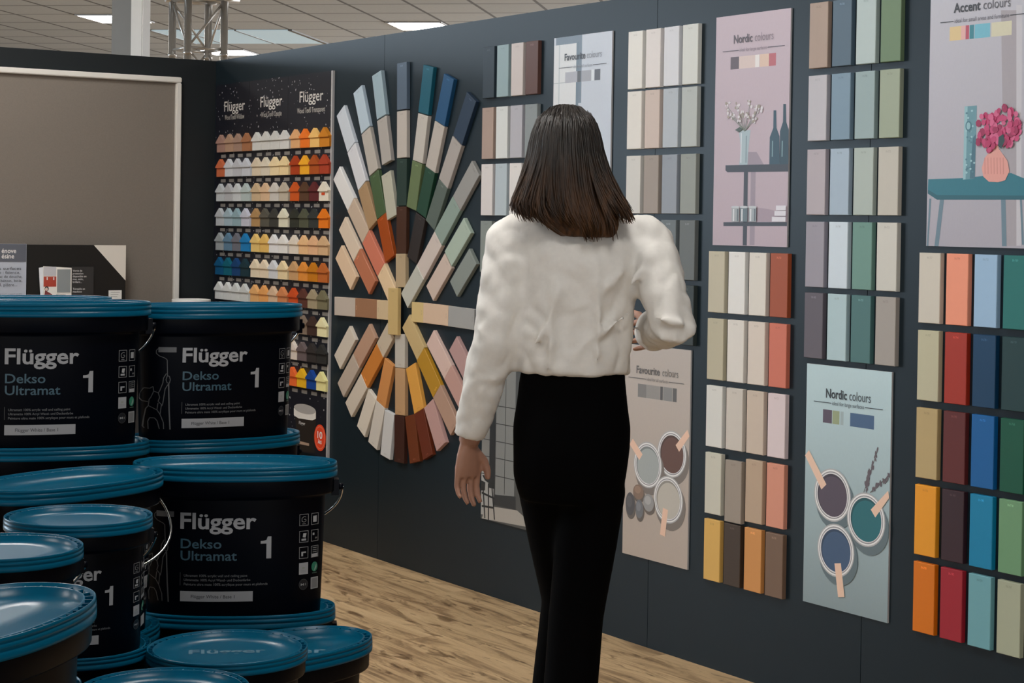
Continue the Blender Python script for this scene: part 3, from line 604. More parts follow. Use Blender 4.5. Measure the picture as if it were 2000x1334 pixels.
def can(pr, px, py, r_, fill, z, sa, sl, swd=.028, stick=(205, 170, 150)):
    c = W(px, py)
    pr.ell(c[0]+.012, c[1]-.02, r_*1.04, r_*1.04, tuple(v*.45 for v in pr.bgc))
    for q, g_ in ((1, (150, 150, 152)), (.95, (205, 205, 206)), (.89, (120, 120, 124)), (.85, (190, 190, 192))): pr.ell(c[0], c[1], r_*q, r_*q, alb(g_, z), 40)
    pr.ell(c[0], c[1], r_*.80, r_*.80, tuple(v*.55 for v in alb(fill, z)), 40); pr.ell(c[0]+.003, c[1]-.004, r_*.76, r_*.76, alb(fill, z), 40)
    if sl:
        (ax, ay), (bx, by) = sa, sl
        p = W(ax, ay); q = W(bx, by); pr.line([p, q], swd, alb(stick, z))
# -- pale poster (upper, behind the head), pale panes and bars coloured onto its face
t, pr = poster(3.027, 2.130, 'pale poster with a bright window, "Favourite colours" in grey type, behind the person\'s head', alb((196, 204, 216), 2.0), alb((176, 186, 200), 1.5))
z = 2.0
pr.rect(*W(1084, 205), *W(1137, 67), alb((118, 134, 150), z)); 
pr.rect(3.0275, 1.70, W(1126, 90)[0], W(1126, 84)[1], alb((214, 218, 222), z)); pr.rect(3.0275, 1.40, W(1126, 90)[0], 1.70, alb((206, 211, 214), z))
pr.rect(W(1092, 88)[0], 1.5, W(1094, 88)[0], W(1093, 88)[1], alb((186, 196, 202), z))
pr.rect(3.0275, W(1084, 164)[1], W(1126, 164)[0], W(1084, 162.5)[1], alb((176, 186, 192), z))
pr.rect(W(1126, 90)[0], 1.395, W(1131, 90)[0], W(1126, 82)[1], alb((112, 130, 145), z))
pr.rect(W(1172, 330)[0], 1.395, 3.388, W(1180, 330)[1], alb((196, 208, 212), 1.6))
bar(pr, 1104, 1172.5, 141.5, 162.5, ((0, .35, (172, 175, 186)), (.35, .45, (92, 97, 104)), (.47, .75, (162, 166, 176)), (.75, .83, (214, 222, 230)), (.84, 1, (92, 97, 106))), z)
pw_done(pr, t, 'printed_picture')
title(pr, t, 'Favourite', 'colours', 'ideal for all surfaces', 1103, 1143.5, 1146.5, 1175.5, 118.5, 112, .0245, 1092, 1185, 133.5, 1120, 1157, alb((72, 76, 84), z), alb((150, 156, 166), z))
# -- lilac poster
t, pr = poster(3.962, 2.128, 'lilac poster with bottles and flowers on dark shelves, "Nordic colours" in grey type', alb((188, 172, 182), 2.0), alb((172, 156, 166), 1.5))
z = 1.75; sh = alb((52, 56, 66), 1.7); shd = alb((146, 134, 146), 1.6); bt = alb((34, 62, 76), 1.7)
bar(pr, 1427, 1515.5, 112, 136, ((0, .19, (92, 80, 88)), (.19, .55, (208, 190, 184)), (.55, .64, (224, 220, 218)), (.65, .85, (212, 186, 168)), (.85, 1, (178, 96, 104))), 2.0)
pr.rect(*W(1464, 478.5), *W(1476, 330), shd); pr.poly([W(1460, 297), W(1478, 297), W(1492, 322), W(1460, 325)], shd)
pr.poly([W(1461, 404), W(1500, 408), W(1536, 418), W(1536, 436), W(1461, 434)], alb((156, 140, 152), 1.6))
pr.rect(W(1453, 336)[0], 1.3875, W(1461, 336)[0], W(1453, 336)[1], sh)
pr.poly([W(1417, 323), W(1540, 320), W(1540, 335), W(1421, 336.5), W(1417, 333)], sh); pr.poly([W(1413, 434), W(1537, 434), W(1537, 441.5), W(1413, 441.5)], sh)
for x_, wb, yt, ys, cl in ((1532.5, 8, 203, 238, bt), (1513.5, 9, 215.5, 250, alb((40, 70, 86), 1.7))):
    pr.poly([W(x_-2.6, yt), W(x_+2.6, yt), W(x_+3.2, ys), W(x_+wb, ys+16), W(x_+wb, 320.5), W(x_-wb-2, 321), W(x_-wb-1, ys+18), W(x_-3.2, ys)], cl)
    pr.rect(*W(x_-6, 306), *W(x_-3.5, 275), alb((120, 150, 158), 1.7))
pr.poly([W(1443, 254), W(1466, 254), W(1462, 290), W(1460, 322), W(1444, 322), W(1447, 290)], alb((158, 176, 184), 1.7))
pr.rect(*W(1446, 318), *W(1449, 260), alb((200, 206, 212), 1.7)); pr.rect(*W(1456, 318), *W(1459, 265), alb((120, 140, 150), 1.7))
for (ex_, ey_) in ((1421, 208), (1432, 228), (1441, 208), (1452, 222), (1465, 204), (1478, 216), (1485, 212), (1475, 232), (1424, 222), (1446, 232), (1462, 222)):
    pr.line([W(1455, 256), W(ex_, ey_)], .0018, alb((120, 130, 118), 1.8))
    for q in range(7):
        c = W(ex_+rnd.uniform(-4, 4), ey_+rnd.uniform(-8, 8)); pr.ell(c[0], c[1], rnd.uniform(.003, .007), rnd.uniform(.003, .006), alb((206, 202, 206) if q % 3 else (150, 142, 130), 1.8), 10)
pr.poly([W(1437, 254), W(1446, 248), W(1452, 252), W(1444, 258)], alb((70, 84, 76), 1.8))
for x_, cl in ((1437.5, (152, 158, 162)), (1454, (96, 112, 120)), (1471, (150, 158, 164))):
    pr.rect(*W(x_-7.5, 433), *W(x_+7.5, 404), alb(cl, 1.5)); pr.rect(*W(x_-5, 432), *W(x_-2, 408), alb((206, 208, 212), 1.5)); pr.rect(*W(x_+3, 432), *W(x_+6, 408), alb((92, 104, 112), 1.5)); c = W(x_, 404.5); pr.ell(c[0], c[1], .021, .004, alb((180, 186, 190), 1.5))
for y_, a_, b_ in ((433, 1509, 1536), (421.5, 1514, 1536.5), (411, 1517, 1536.5)): pr.rect(*W(a_, y_), *W(b_, y_-9.5), alb((206, 204, 212), 1.5))
pw_done(pr, t, 'printed_picture')
title(pr, t, 'Nordic', 'colours', 'ideal for large surfaces', 1433.5, 1470, 1474.5, 1511, 85, 79, .0265, 1412, 1533, 101.5, 1445, 1498, alb((84, 76, 84), 2), alb((140, 128, 138), 2))
# -- accent poster
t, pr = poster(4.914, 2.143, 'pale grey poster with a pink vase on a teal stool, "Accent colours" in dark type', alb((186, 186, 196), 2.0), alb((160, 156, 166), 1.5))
z = 1.7
pr.poly([W(1955, 20), W(1985, 20), W(1985, 480), W(1962, 480)], alb((160, 154, 160), 1.8)); pr.poly([W(1985, 10), W(1996, 10), W(1994, 480), W(1985, 480)], alb((190, 188, 194), 1.8))
bar(pr, 1855, 1976, 53, 80, ((0, .19, (214, 190, 140)), (.19, .26, (222, 172, 168)), (.265, .32, (178, 72, 92)), (.33, .40, (52, 128, 142)), (.41, .66, (112, 180, 200)), (.68, 1, (206, 202, 176))), 2.0)
stl = alb((36, 108, 124), 1.6); leg = alb((98, 122, 136), 1.5)
for pl in ([(1815, 388), (1819, 388), (1813, 481), (1810, 481)], [(1836, 388), (1844, 388), (1833, 481), (1825, 481)], [(1955, 388), (1964, 388), (1966, 481), (1957, 481)], [(1992, 390), (1996, 390), (2000, 478), (1996, 478)]): pr.poly([W(*p) for p in pl], leg)
pr.poly([W(1813, 350), W(1880, 348), W(1975, 338), W(2004, 350), W(2006, 390), W(1830, 390), W(1812, 378)], alb((28, 88, 102), 1.6))
pr.poly([W(1813, 350), W(1880, 348), W(1975, 338), W(2004, 350), W(2006, 382), W(1830, 381), W(1812, 370)], stl)
pr.poly([W(1884, 208), W(1908, 206), W(1904, 349), W(1881, 351)], alb((98, 142, 154), 1.7)); pr.poly([W(1884, 208), W(1890, 208), W(1886, 350), W(1881, 351)], alb((140, 180, 188), 1.7)); pr.poly([W(1900, 270), W(1906, 262), W(1904, 349), W(1894, 349)], alb((64, 104, 120), 1.6))
for q in range(26):
    c = W(1887+rnd.uniform(0, 16), 214+rnd.uniform(0, 125)); pr.ell(c[0], c[1], .004, .003, alb((150, 188, 196) if q % 2 else (80, 122, 136), 1.7), 8)
c = W(1892, 246); pr.ell(c[0], c[1], .011, .014, alb((72, 118, 132), 1.7)); pr.ell(c[0], c[1], .007, .010, alb((140, 178, 186), 1.7))
pr.poly([W(1938, 268), W(1949, 268), W(1951, 290), W(1968, 314), W(1972, 334), W(1964, 352), W(1950, 356), W(1932, 355), W(1921, 345), W(1918, 328), W(1924, 308), W(1938, 290)], alb((214, 152, 142), 1.65))
for x_ in range(1924, 1966, 6): pr.line([W(x_, 308), W(x_+.5, 340)], .003, alb((196, 132, 124), 1.65))
for q in range(130):
    a_ = rnd.uniform(0, 6.28); r_ = math.sqrt(rnd.random()); cx, cy = (1930, 258) if q % 5 < 2 else (1966, 248)
    rr = (22, 36) if q % 5 < 2 else (28, 38)
    c = W(cx+rr[0]*r_*math.cos(a_), cy+rr[1]*r_*math.sin(a_)); pr.ell(c[0], c[1], rnd.uniform(.007, .012), rnd.uniform(.007, .012), alb(((172, 40, 90), (148, 26, 74), (200, 90, 130), (186, 58, 106))[q % 4], 1.7), 7, a_)
pr.poly([W(1953, 268), W(1962, 262), W(1965, 275), W(1958, 291), W(1952, 285)], alb((34, 60, 62), 1.7))
pw_done(pr, t, 'printed_picture')
title(pr, t, 'Accent', 'colours', 'ideal for small areas and furniture', 1863, 1915, 1921, 1974, 25, 14, .026, 1837, 2003, 44.5, 1865, 1971, alb((48, 50, 56), 2), alb((92, 92, 100), 2))
# -- lower beige poster with paint tins
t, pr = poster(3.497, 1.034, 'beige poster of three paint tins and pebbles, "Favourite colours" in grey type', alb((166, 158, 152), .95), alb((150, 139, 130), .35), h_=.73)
z = .65; pr.bgc = alb((150, 140, 132), .6)
bar(pr, 1246, 1322, 749, 775, ((0, .22, (112, 110, 108)), (.22, .57, (132, 129, 126)), (.58, .65, (72, 70, 70)), (.66, .89, (120, 120, 119)), (.90, 1, (82, 80, 79))), .9)
can(pr, 1312, 887, .079, (84, 56, 46), z, (1346, 846), (1323, 876)); can(pr, 1265, 908, .079, (142, 148, 148), z, (1233, 862), (1252, 893)); can(pr, 1305, 976, .080, (164, 160, 152), z, (1300, 994), (1294, 1046))
for x_, y_, ru, rv, cl in ((1247, 961, .030, .026, (112, 92, 78)), (1231, 984, .026, .040, (66, 64, 66)), (1249, 994, .022, .032, (92, 94, 98)), (1267, 982, .030, .030, (126, 126, 126))):
    c = W(x_, y_); pr.ell(c[0]+.004, c[1]-.008, ru*1.1, rv*1.1, alb((84, 76, 70), .5)); pr.ell(c[0], c[1], ru, rv, alb(cl, .5)); pr.ell(c[0]-.004, c[1]+.008, ru*.6, rv*.5, tuple(min(.8, v*1.35) for v in alb(cl, .5)))
pw_done(pr, t, 'printed_picture')
title(pr, t, 'Favourite', 'colours', 'ideal for all surfaces', 1243.5, 1289, 1294, 1325, 728, 733, .0255, 1228, 1337, 736, 1264, 1305, alb((84, 80, 78), .9), alb((108, 104, 100), .9))
# -- lower blue poster with paint tins
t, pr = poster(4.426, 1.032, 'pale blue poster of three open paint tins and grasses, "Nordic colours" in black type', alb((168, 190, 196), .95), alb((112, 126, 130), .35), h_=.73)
z = .6; pr.bgc = alb((122, 142, 150), .6)
bar(pr, 1607.5, 1707.5, 799, 825, ((0, .18, (76, 64, 78)), (.19, .33, (134, 144, 112)), (.35, .41, (142, 158, 162)), (.54, 1, (58, 84, 116))), .9)
for (xs, ys, xe, ye) in ((1687, 962, 1714, 880), (1692, 962, 1697, 920), (1700, 962, 1738, 928)):
    pr.line([W(xs, ys), W(xe, ye)], .003, alb((78, 76, 74), .7))
    for q in range(16):
        f_ = .2+.8*q/15; c = W(xs+(xe-xs)*f_+rnd.uniform(-2.5, 2.5), ys+(ye-ys)*f_+rnd.uniform(-3, 3)); pr.ell(c[0], c[1], .0035, .008, alb((84, 76, 82), .7), 8, rnd.uniform(-.6, .6))
can(pr, 1626, 967, .080, (70, 60, 72), z, (1576, 884), (1610, 951)); can(pr, 1692, 1015, .080, (26, 90, 98), z, (1740, 966), (1706, 1003)); can(pr, 1633, 1075, .080, (52, 74, 102), z, (1637, 1100), (1644, 1166))
pw_done(pr, t, 'printed_picture')
title(pr, t, 'Nordic', 'colours', 'ideal for large surfaces', 1613.5, 1654.5, 1659, 1701, 776, 780, .0273, 1590, 1725, 783, 1626, 1688, (.02, .024, .03), alb((62, 70, 76), .9))
# -- black and white window poster (lower, behind the person)
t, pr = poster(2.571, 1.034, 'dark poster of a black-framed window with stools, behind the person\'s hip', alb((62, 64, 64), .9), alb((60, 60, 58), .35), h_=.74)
dkc = alb((24, 25, 25), .6)
pr.rect(2.572, .31, 2.66, .62, alb((140, 140, 138), .5)); pr.rect(2.572, .50, 2.63, 1.0, alb((112, 112, 110), .7))
pr.rect(W(968, 900)[0], W(968, 966)[1], W(1005, 900)[0], .98, alb((112, 114, 113), .65))
for y_ in (795, 830, 865, 898, 933): 
    zz = W(985, y_)[1]; pr.rect(W(968, 900)[0], zz-.0015, W(1005, 900)[0], zz+.0015, dkc)
    zz = W(950, y_-7)[1]; pr.rect(2.572, zz-.0015, 2.63, zz+.0015, dkc)
pr.rect(W(986, 900)[0]-.0015, W(986, 966)[1], W(986, 900)[0]+.0015, .98, dkc)
pr.rect(2.628, .42, W(967, 900)[0], 1.0, dkc)
pr.poly([W(966, 966), W(1007, 970), W(1007, 996), W(964, 986)], alb((34, 35, 35), .5)); pr.poly([W(966, 990), W(1010, 997), W(1040, 1024), W(1039, 1031), W(941, 1013), W(950, 985)], alb((140, 136, 130), .4))
pr.poly([W(942, 928), W(960, 928), W(961, 940), W(955, 944), W(947, 938)], dkc); pr.poly([W(940, 938), W(948, 942), W(947, 958), W(940, 958)], dkc)
for a_, b_ in (((954, 944), (954, 1015)), ((960, 940), (966, 1015)), ((944, 958), (947, 1012)), ((941, 962), (966, 974)), ((941, 988), (965, 992))): pr.line([W(*a_), W(*b_)], .008, dkc)
pw_done(pr, t, 'printed_picture')

# ================================================================== PAINT BUCKETS
def sup(a, b_, n, ex):
    out = []
    for k in range(n):
        t = 2*math.pi*k/n; c, s = math.cos(t), math.sin(t)
        out.append((a*math.copysign(abs(c)**(2/ex), c), b_*math.copysign(abs(s)**(2/ex), s)))
    return out
def oval_loft(bm, prof, a, b_, n=96, ex=2.25, cap_b=True, cap_t=True):
    base = sup(1, 1, n, ex); rings = []
    for s, z in prof:
        d = (s-1)*a                      # offset in metres, equal all round
        rings.append([bm.verts.new((x*(a+d), y*(b_+d), z)) for x, y in base])
    for p, q in zip(rings, rings[1:]):
        for k in range(n): bm.faces.new((p[k], p[(k+1) % n], q[(k+1) % n], q[k])).smooth = True
    if cap_b: bm.faces.new(rings[0][::-1])
    if cap_t: bm.faces.new(rings[-1])
    return rings
def bucket_kit(a, b_, k, ex):
    """meshes of one bucket, k scales the upright sizes"""
    body = bmesh.new()
    pr_ = [(.83, 0), (.845, .0015), (.85, .005), (.885, .208), (.888, .2135), (.965, .2145), (.972, .217), (.975, .245)]
    oval_loft(body, [(s, z*k) for s, z in pr_], a, b_, 112, ex, True, False)
    lid = bmesh.new()
    lp = [(.978, .2435), (1.0, .2435), (1.002, .246), (1.002, .2525), (.994, .2532), (.994, .2548), (1.002, .2555), (1.0, .2605), (.992, .2612), (.992, .2622), (.998, .2630), (.996, .2672), (.990, .2680), (.984, .2675), (.978, .2590), (.930, .2590), (.927, .2650), (.920, .2655), (.912, .2648), (.905, .2565), (.55, .2560)]
    oval_loft(lid, [(s, z*k) for s, z in lp], a, b_, 112, ex, False, True)
    base = sup(1, 1, 480, ex); L_ = [0.0]
    for p, q in zip(base, base[1:]+base[:1]): L_.append(L_[-1]+math.hypot((q[0]-p[0])*a, (q[1]-p[1])*b_))
    nr = 44; j = 0
    for r_ in range(nr):
        tgt = L_[-1]*r_/nr
        while L_[j+1] < tgt: j += 1
        x, y = base[j]; da = -.075*a
        p0 = Vector((x*(a-.022*a), y*(b_-.022*a), 0)); p1 = Vector((x*(a+da), y*(b_+da), 0))
        d = (p1-p0).normalized(); nn = Vector((-d.y, d.x, 0))*.0009
        vs = [lid.verts.new(p+Vector((0, 0, z*k))) for z in (.2588, .2648) for p in (p0+nn, p1+nn, p1-nn, p0-nn)]
        for f in ((4, 5, 6, 7), (0, 1, 5, 4), (2, 3, 7, 6)): lid.faces.new([vs[i] for i in f])
    return body, lid
def kit_meshes(a, b_, k, ex):
    out = []
    for nm, bm in zip(('bucket_body', 'bucket_lid'), bucket_kit(a, b_, k, ex)):
        me = bpy.data.meshes.new(nm); bm.normal_update(); bm.to_mesh(me); bm.free(); me.materials.append(M['navy' if nm == 'bucket_body' else 'teal']); out.append(me)
    ear = bmesh.new(); x = a*.965
    box(ear, x-.004*k, x+.009*k, -.013*k, .013*k, .208*k, .236*k); tube(ear, [(x+.007*k, 0, .222*k), (x+.017*k, 0, .222*k)], .006*k, 14)
    bmesh.ops.bevel(ear, geom=[e_ for e_ in ear.edges if len(e_.link_faces) == 2 and e_.calc_face_angle(0) > 1.2], offset=.0015*k, segments=1, affect='EDGES')
    me = bpy.data.meshes.new('ear'); ear.normal_update(); ear.to_mesh(me); ear.free(); me.materials.append(M['navy']); out.append(me)
    me2 = me.copy(); me2.transform(Matrix.Rotation(math.pi, 4, 'Z')); out.append(me2)
    return out
def wire_mesh(a, b_, k, drop, back=1, dz=.0):
    """wire handle hanging round the back (back=1) or the front (-1)"""
    bm = bmesh.new(); pts = []
    x = a*.965+.0155*k
    for i in range(33):
        t = math.pi*i/32; c = math.cos(t); s = math.sin(t)
        pts.append((x*c*(1+.06*s), back*(b_*1.10)*s**.8, .222*k-drop*s**.9))
    pts = [(x, 0, .222*k)]+pts[1:-1]+[(-x, 0, .222*k)]
    tube(bm, pts, .0022, 8); me = bpy.data.meshes.new('wire'); bm.normal_update(); bm.to_mesh(me); bm.free(); me.materials.append(M['wire']); return me
LETTER = (.36, .36, .37); TEALINK = (.035, .09, .125); FAINT = (.06, .06, .062); MID = (.14, .14, .145)
def fin(pr, nm):
    me = bpy.data.meshes.new(nm); pr.bm.normal_update(); pr.bm.to_mesh(me); pr.bm.free(); me.materials.append(M['ink']); return me
def label_print(a, b_, k, ex, fs):
    """lettering on the front (-y) of the body; coordinates of the large bucket times fs"""
    def mp(u, v, kk):
        z = v*fs; s = .85+.035*z/(.208*k)+.0; A = a+(s-1)*a; B = b_+(s-1)*a
        x = u*fs; q = min(.999, abs(x)/A)
        y = -B*(1-q**ex)**(1/ex)
        nx = (q**(ex-1))/A*math.copysign(1, x); ny = -((-y/B)**(ex-1))/B; L_ = math.hypot(nx, ny) or 1
        o = .0007+.00002*kk
        return (x+nx/L_*o, y+ny/L_*o, z)
    pr = Print(mp)
    pr.text('Flügger', -.091, .160, .127, .0275, LETTER, .022)
    pr.text('Dekso', -.090, .1255, .068, .0165, TEALINK, .012); pr.text('Ultramat', -.090, .1045, .094, .0165, TEALINK, .012)
    brand_me = fin(pr, 'lettering'); pr = Print(mp)
    ou, ov = .0435, .107
    pr.poly([(ou+x_, ov+y_) for x_, y_ in ((.0098, 0), (.0180, 0), (.0180, .0385), (.0118, .0385), (.0098, .0325))], LETTER)
    pr.poly([(ou+x_, ov+y_) for x_, y_ in ((0, .0262), (.0098, .0262), (.0180, .0262), (.0180, .0322), (.0098, .0325), (.0060, .0315), (0, .0310))], LETTER)
    one_me = fin(pr, 'numeral'); pr = Print(mp)
    for q, (s_, w_) in enumerate((('Ultramatt 100% acrylic wall and ceiling paint', .106), ('Ultramatte 100% Acryl Wand- und Deckenfarbe', .111), ('Peinture ultra mate 100% acrylique pour murs et plafonds', .140))):
        pr.text(s_, -.084, .0757-.0075*q, w_, .0042, MID, .008)
    pr.rect(-.0905, .060, -.0897, .083, FAINT)
    small_me = fin(pr, 'text'); pr = Print(mp)
    pr.grid(-.090, .0325, .0315, .0505, (.34, .34, .35), 24); pr.text('Flügger White / Base 1', -.072, .0385, .073, .0058, (.05, .05, .055), .01)
    stick_me = fin(pr, 'sticker'); pr = Print(mp)
    for r_, v in enumerate((.171, .1415, .113, .085, .057)):
        for c_, (u, hw) in enumerate(((.1165, .0078), (.1353, .0062))):
            h_ = .0103
            if r_ < 3:
                for (x0, y0, x1, y1) in ((u-hw, v-h_, u+hw, v-h_+.0009), (u-hw, v+h_-.0009, u+hw, v+h_), (u-hw, v-h_, u-hw+.0008, v+h_), (u+hw-.0008, v-h_, u+hw, v+h_)): pr.rect(x0, y0, x1, y1, (.26, .26, .265))
                if (r_, c_) == (0, 0):
                    pr.line([(u+.0035, v+.005), (u, v+.006), (u-.0035, v+.003), (u-.0035, v-.002), (u, v-.004), (u+.0035, v-.002), (u+.0032, v+.001), (u, v+.001)], .0010, (.22, .22, .22)); pr.rect(u-.003, v-.0075, u+.003, v-.0065, (.25, .25, .25))
                elif (r_, c_) == (0, 1): pr.rect(u-hw*.5, v-.0055, u+hw*.5, v+.0055, LETTER)
                elif (r_, c_) == (1, 0): pr.poly([(u-.001, v+.006), (u+.0045, v+.006), (u+.003, v-.002), (u-.002, v-.001)], (.38, .38, .38)); pr.rect(u-.004, v-.007, u+.004, v-.0035, LETTER)
                elif (r_, c_) == (1, 1): pr.rect(u-hw*.6, v+.001, u-hw*.1, v+.005, (.35, .35, .35)); pr.rect(u+.0005, v-.006, u+.004, v-.003, (.14, .14, .14))
                elif (r_, c_) == (2, 0): pr.poly([(u-.004, v-.006), (u-.001, v-.006), (u-.001, v-.0005), (u+.004, v-.0005), (u+.004, v+.002), (u-.004, v+.002)], LETTER)
                else:
                    pr.rect(u-hw*.8, v-h_*.95, u+hw*.8, v-h_*.35, LETTER)
                    for q in range(3): pr.rect(u-hw*.6, v+h_*(.6-.35*q), u+hw*.6, v+h_*(.7-.35*q), (.28, .28, .28))
            elif (r_, c_) == (3, 0):
                pr.rect(u-hw, v-h_, u+hw, v+h_, LETTER); pr.rect(u-hw*.3, v, u+hw*.3, v+h_*.25, (.3, .32, .26))
                for q in range(2): pr.rect(u-hw*.6, v-h_*(.35+.25*q), u+hw*.6, v-h_*(.28+.25*q), (.3, .3, .3))
            elif (r_, c_) == (3, 1): pr.ell(u, v+.001, hw*.85, h_*.85, (.03, .20, .12), 18); pr.poly([(u-.001, v-.007), (u+.0035, v-.001), (u+.003, v+.006)], (.42, .45, .42)); pr.rect(u-.004, v-.0105, u+.004, v-.0095, (.12, .2, .15))
            elif (r_, c_) == (4, 0):
                pr.ell(u, v, .0078, .0098, (.05, .05, .052), 20); pr.ell(u, v, .0070, .0090, (.006, .008, .012), 20); pr.text('M1', u-.0045, v-.002, .009, .004, (.3, .3, .3), .01)
            else: pr.rect(u-hw, v-h_, u+hw, v+h_, (.38, .38, .38)); pr.rect(u-hw*.8, v-h_*.85, u+hw*.8, v+h_*.85, (.20, .20, .20))
    icon_me = fin(pr, 'icons'); pr = Print(mp)
    # line drawing of a painter with a roller on a pole
    P = lambda x, y: (-.1545+(x-120)*.000150, .189-(y-180)*.000150)
    G = (.075, .075, .078)
    a_, b2_ = P(275, 248), P(472, 182); pr.grid(a_[0], a_[1], b2_[0], b2_[1], (.11, .11, .112), 10)
    for pts in ([(275, 200), (255, 225), (255, 265), (285, 295), (350, 325), (370, 345), (378, 550)], [(392, 650), (405, 1000), (420, 1240)], [(375, 550), (398, 555), (410, 600), (400, 645), (375, 640), (362, 600), (375, 550)],
                [(365, 520), (335, 580), (330, 640), (300, 740), (285, 770)], [(385, 660), (355, 720), (335, 900), (325, 940)], [(240, 750), (232, 690), (205, 715), (155, 715), (135, 790), (130, 850), (150, 885), (190, 888)], [(240, 750), (285, 770), (300, 830), (285, 880), (320, 920), (310, 1040)],
                [(240, 750), (215, 830), (200, 860), (195, 940), (275, 990), (310, 1050), (345, 1150), (350, 1235)], [(195, 940), (175, 980), (165, 1090), (160, 1210), (170, 1230)], [(285, 900), (275, 990)], [(200, 1240), (195, 1140), (210, 1095), (255, 1095), (280, 1130), (305, 1235)]):
        pr.line([P(*p) for p in pts], .0013, G)
    pr.line([P(392, 650), P(405, 1000), P(420, 1240)], .0022, G)
    return brand_me, one_me, small_me, stick_me, icon_me, fin(pr, 'drawing')
def lid_print(fs):
    pr = Print(lambda u, v, k: (u*fs, v*fs, .2562*fs+.0003))
    pr.text('Flügger', -.075, -.012, .15, .034, (.10, .22, .30), .02)
    me = bpy.data.meshes.new('lidtext'); pr.bm.normal_update(); pr.bm.to_mesh(me); pr.bm.free(); me.materials.append(M['ink_gloss']); return me
BIG = (.175, .096, 1.0, 2.25); SMA = (.115, .109, .73, 2.05)
KIT = {'big': kit_meshes(*BIG), 'small': kit_meshes(*SMA)}
LAB = {'big': label_print(*BIG, 1.0), 'small': label_print(*SMA, .72)}
WIRE = {'big': wire_mesh(*BIG[:3], .10), 'small': wire_mesh(*SMA[:3], .085)}
LIDTXT = {'big': lid_print(1.0), 'small': lid_print(.73)}
def ch(name, me, par):
    o = bpy.data.objects.new(name, me); COL.objects.link(o); o.parent = par; return o
def bucket(kind, x, y, zbase, az, turn, zs, label, handle='back', lidtext=0):
    t = empty('paint_bucket', (x, y, zbase), (0, 0, R(az-90+turn))); t.scale = zs
    tag(t, label, 'bucket', 'stacked paint buckets')
    b0, l0, e0, e1 = KIT[kind]
    ch('body', b0, t); lid_o = ch('lid', l0, t); ch('ear', e0, t); ch('ear', e1, t); [ch(n__, m__, t) for n__, m__ in zip(('brand_lettering', 'numeral', 'small_print', 'name_sticker', 'icon_print', 'painter_drawing'), LAB[kind])]
    o = ch('handle', WIRE[kind], t); o['label'] = 'bare metal wire handle'
    if handle == 'front': o.matrix_local = Matrix.Scale(-1, 4, (0, 1, 0))
    if lidtext is not None and lidtext is not False:
        o = ch('lid_lettering', LIDTXT[kind], lid_o); o.rotation_euler = (0, 0, R(lidtext))
    return t
PL = .27                                 # top of the plinth
PITCH = {'big': .256, 'small': .1875}
#        kind   x      y      lid z  az    turn  label
#        kind   px    py   depth  lid z  turn  levels  width  label   (lateral place = depth*(px-1000)/F_PX)
STK = [('big', 105, 3.36, 1.2945, 8, 4, 1, 'large lettered bucket topmost in the stack at the left edge'),
       ('big', 423, 3.60, 1.283, 22, 4, 1, 'large bucket with painter drawing, topmost, right in front of the speckled board'),
       ('big', 466, 3.215, 1.030, 0, 3, 1, 'large bucket with its whole label in view, in front next to the wood floor'),
       ('big', 143, 2.97, 1.032, 42, 3, 1, 'large wide-lidded bucket with bright wire handle hanging at its right side'),
       ('big', 50, 3.78, 1.283, 10, 4, 1, 'rearmost bucket at the left, only its teal lid seen before the black sign'),
       ('small', 160, 2.674, 1.020, 6, 4, .91, 'smaller round bucket with half-hidden white lettering, before the wire-handled one'),
       ('small', 7, 2.44, 1.015, 12, 4, .93, 'smaller round bucket at the left edge, left of the half-hidden lettered one'),
       ('big', -30, 1.98, 1.025, 60, 3, 1, 'nearest bucket in the lower left corner, large pale-reflecting teal lid'),
       ('small', 455, 2.655, .838, 30, 3, 1.0, 'low round bucket at the bottom centre with name lettering on its teal lid'),
       ('big', 556, 2.965, .770, 40, 2, 1, 'low bucket at the bottom right of the pile, next to the wood floor'),
       ('small', 332, 2.42, .838, 20, 3, .96, 'low round bucket cut by the bottom edge, nearer than the one with lid lettering')]
LVL = {4: ['second from top', 'third from top', 'lowest'], 3: ['middle', 'lowest'], 2: ['lowest']}
STN = ['left-edge stack of large buckets', 'stack beside the sample board', 'stack next to the wood floor', 'stack of the wire-handled bucket', 'rear left stack', 'stack of the half-hidden lettered bucket', 'left-edge stack of small buckets', 'nearest stack in the lower left corner', 'stack with lettering on the top lid', 'stack at the bottom right of the pile', 'stack at the bottom edge']
for q, (kind, px, dep, lz, turn, n_, ws, lab) in enumerate(STK):
    r_ = ray(px, 493); x, y = CAM.x+r_.x*dep, CAM.y+r_.y*dep; az = math.degrees(math.atan2(r_.y, r_.x))
    H = .268 if kind == 'big' else .268*.73
    p_ = PITCH[kind]; zs = (lz-PL)/(H+p_*(n_-1)); hb = p_*zs
    for lev in range(n_):
        zb = PL+hb*(n_-1-lev)
        l_ = lab if lev == 0 else 'bucket %s of the %s' % (LVL[n_][lev-1], STN[q])
        bucket(kind, x, y, zb, az, turn if lev == 0 else turn+(2 if q % 2 else -2), (ws, ws, zs), l_, 'front' if q == 3 and lev == 0 else 'back', {8: -29, 9: -40}.get(q, False) if lev == 0 else False)
bm = bmesh.new(); box(bm, 4.7, 7.0, -3.6, -2.2, 0, PL-.001)
o = obj('display_plinth', bm, 'plinth'); tag(o, 'low dark plinth under the pile of paint buckets', 'plinth')

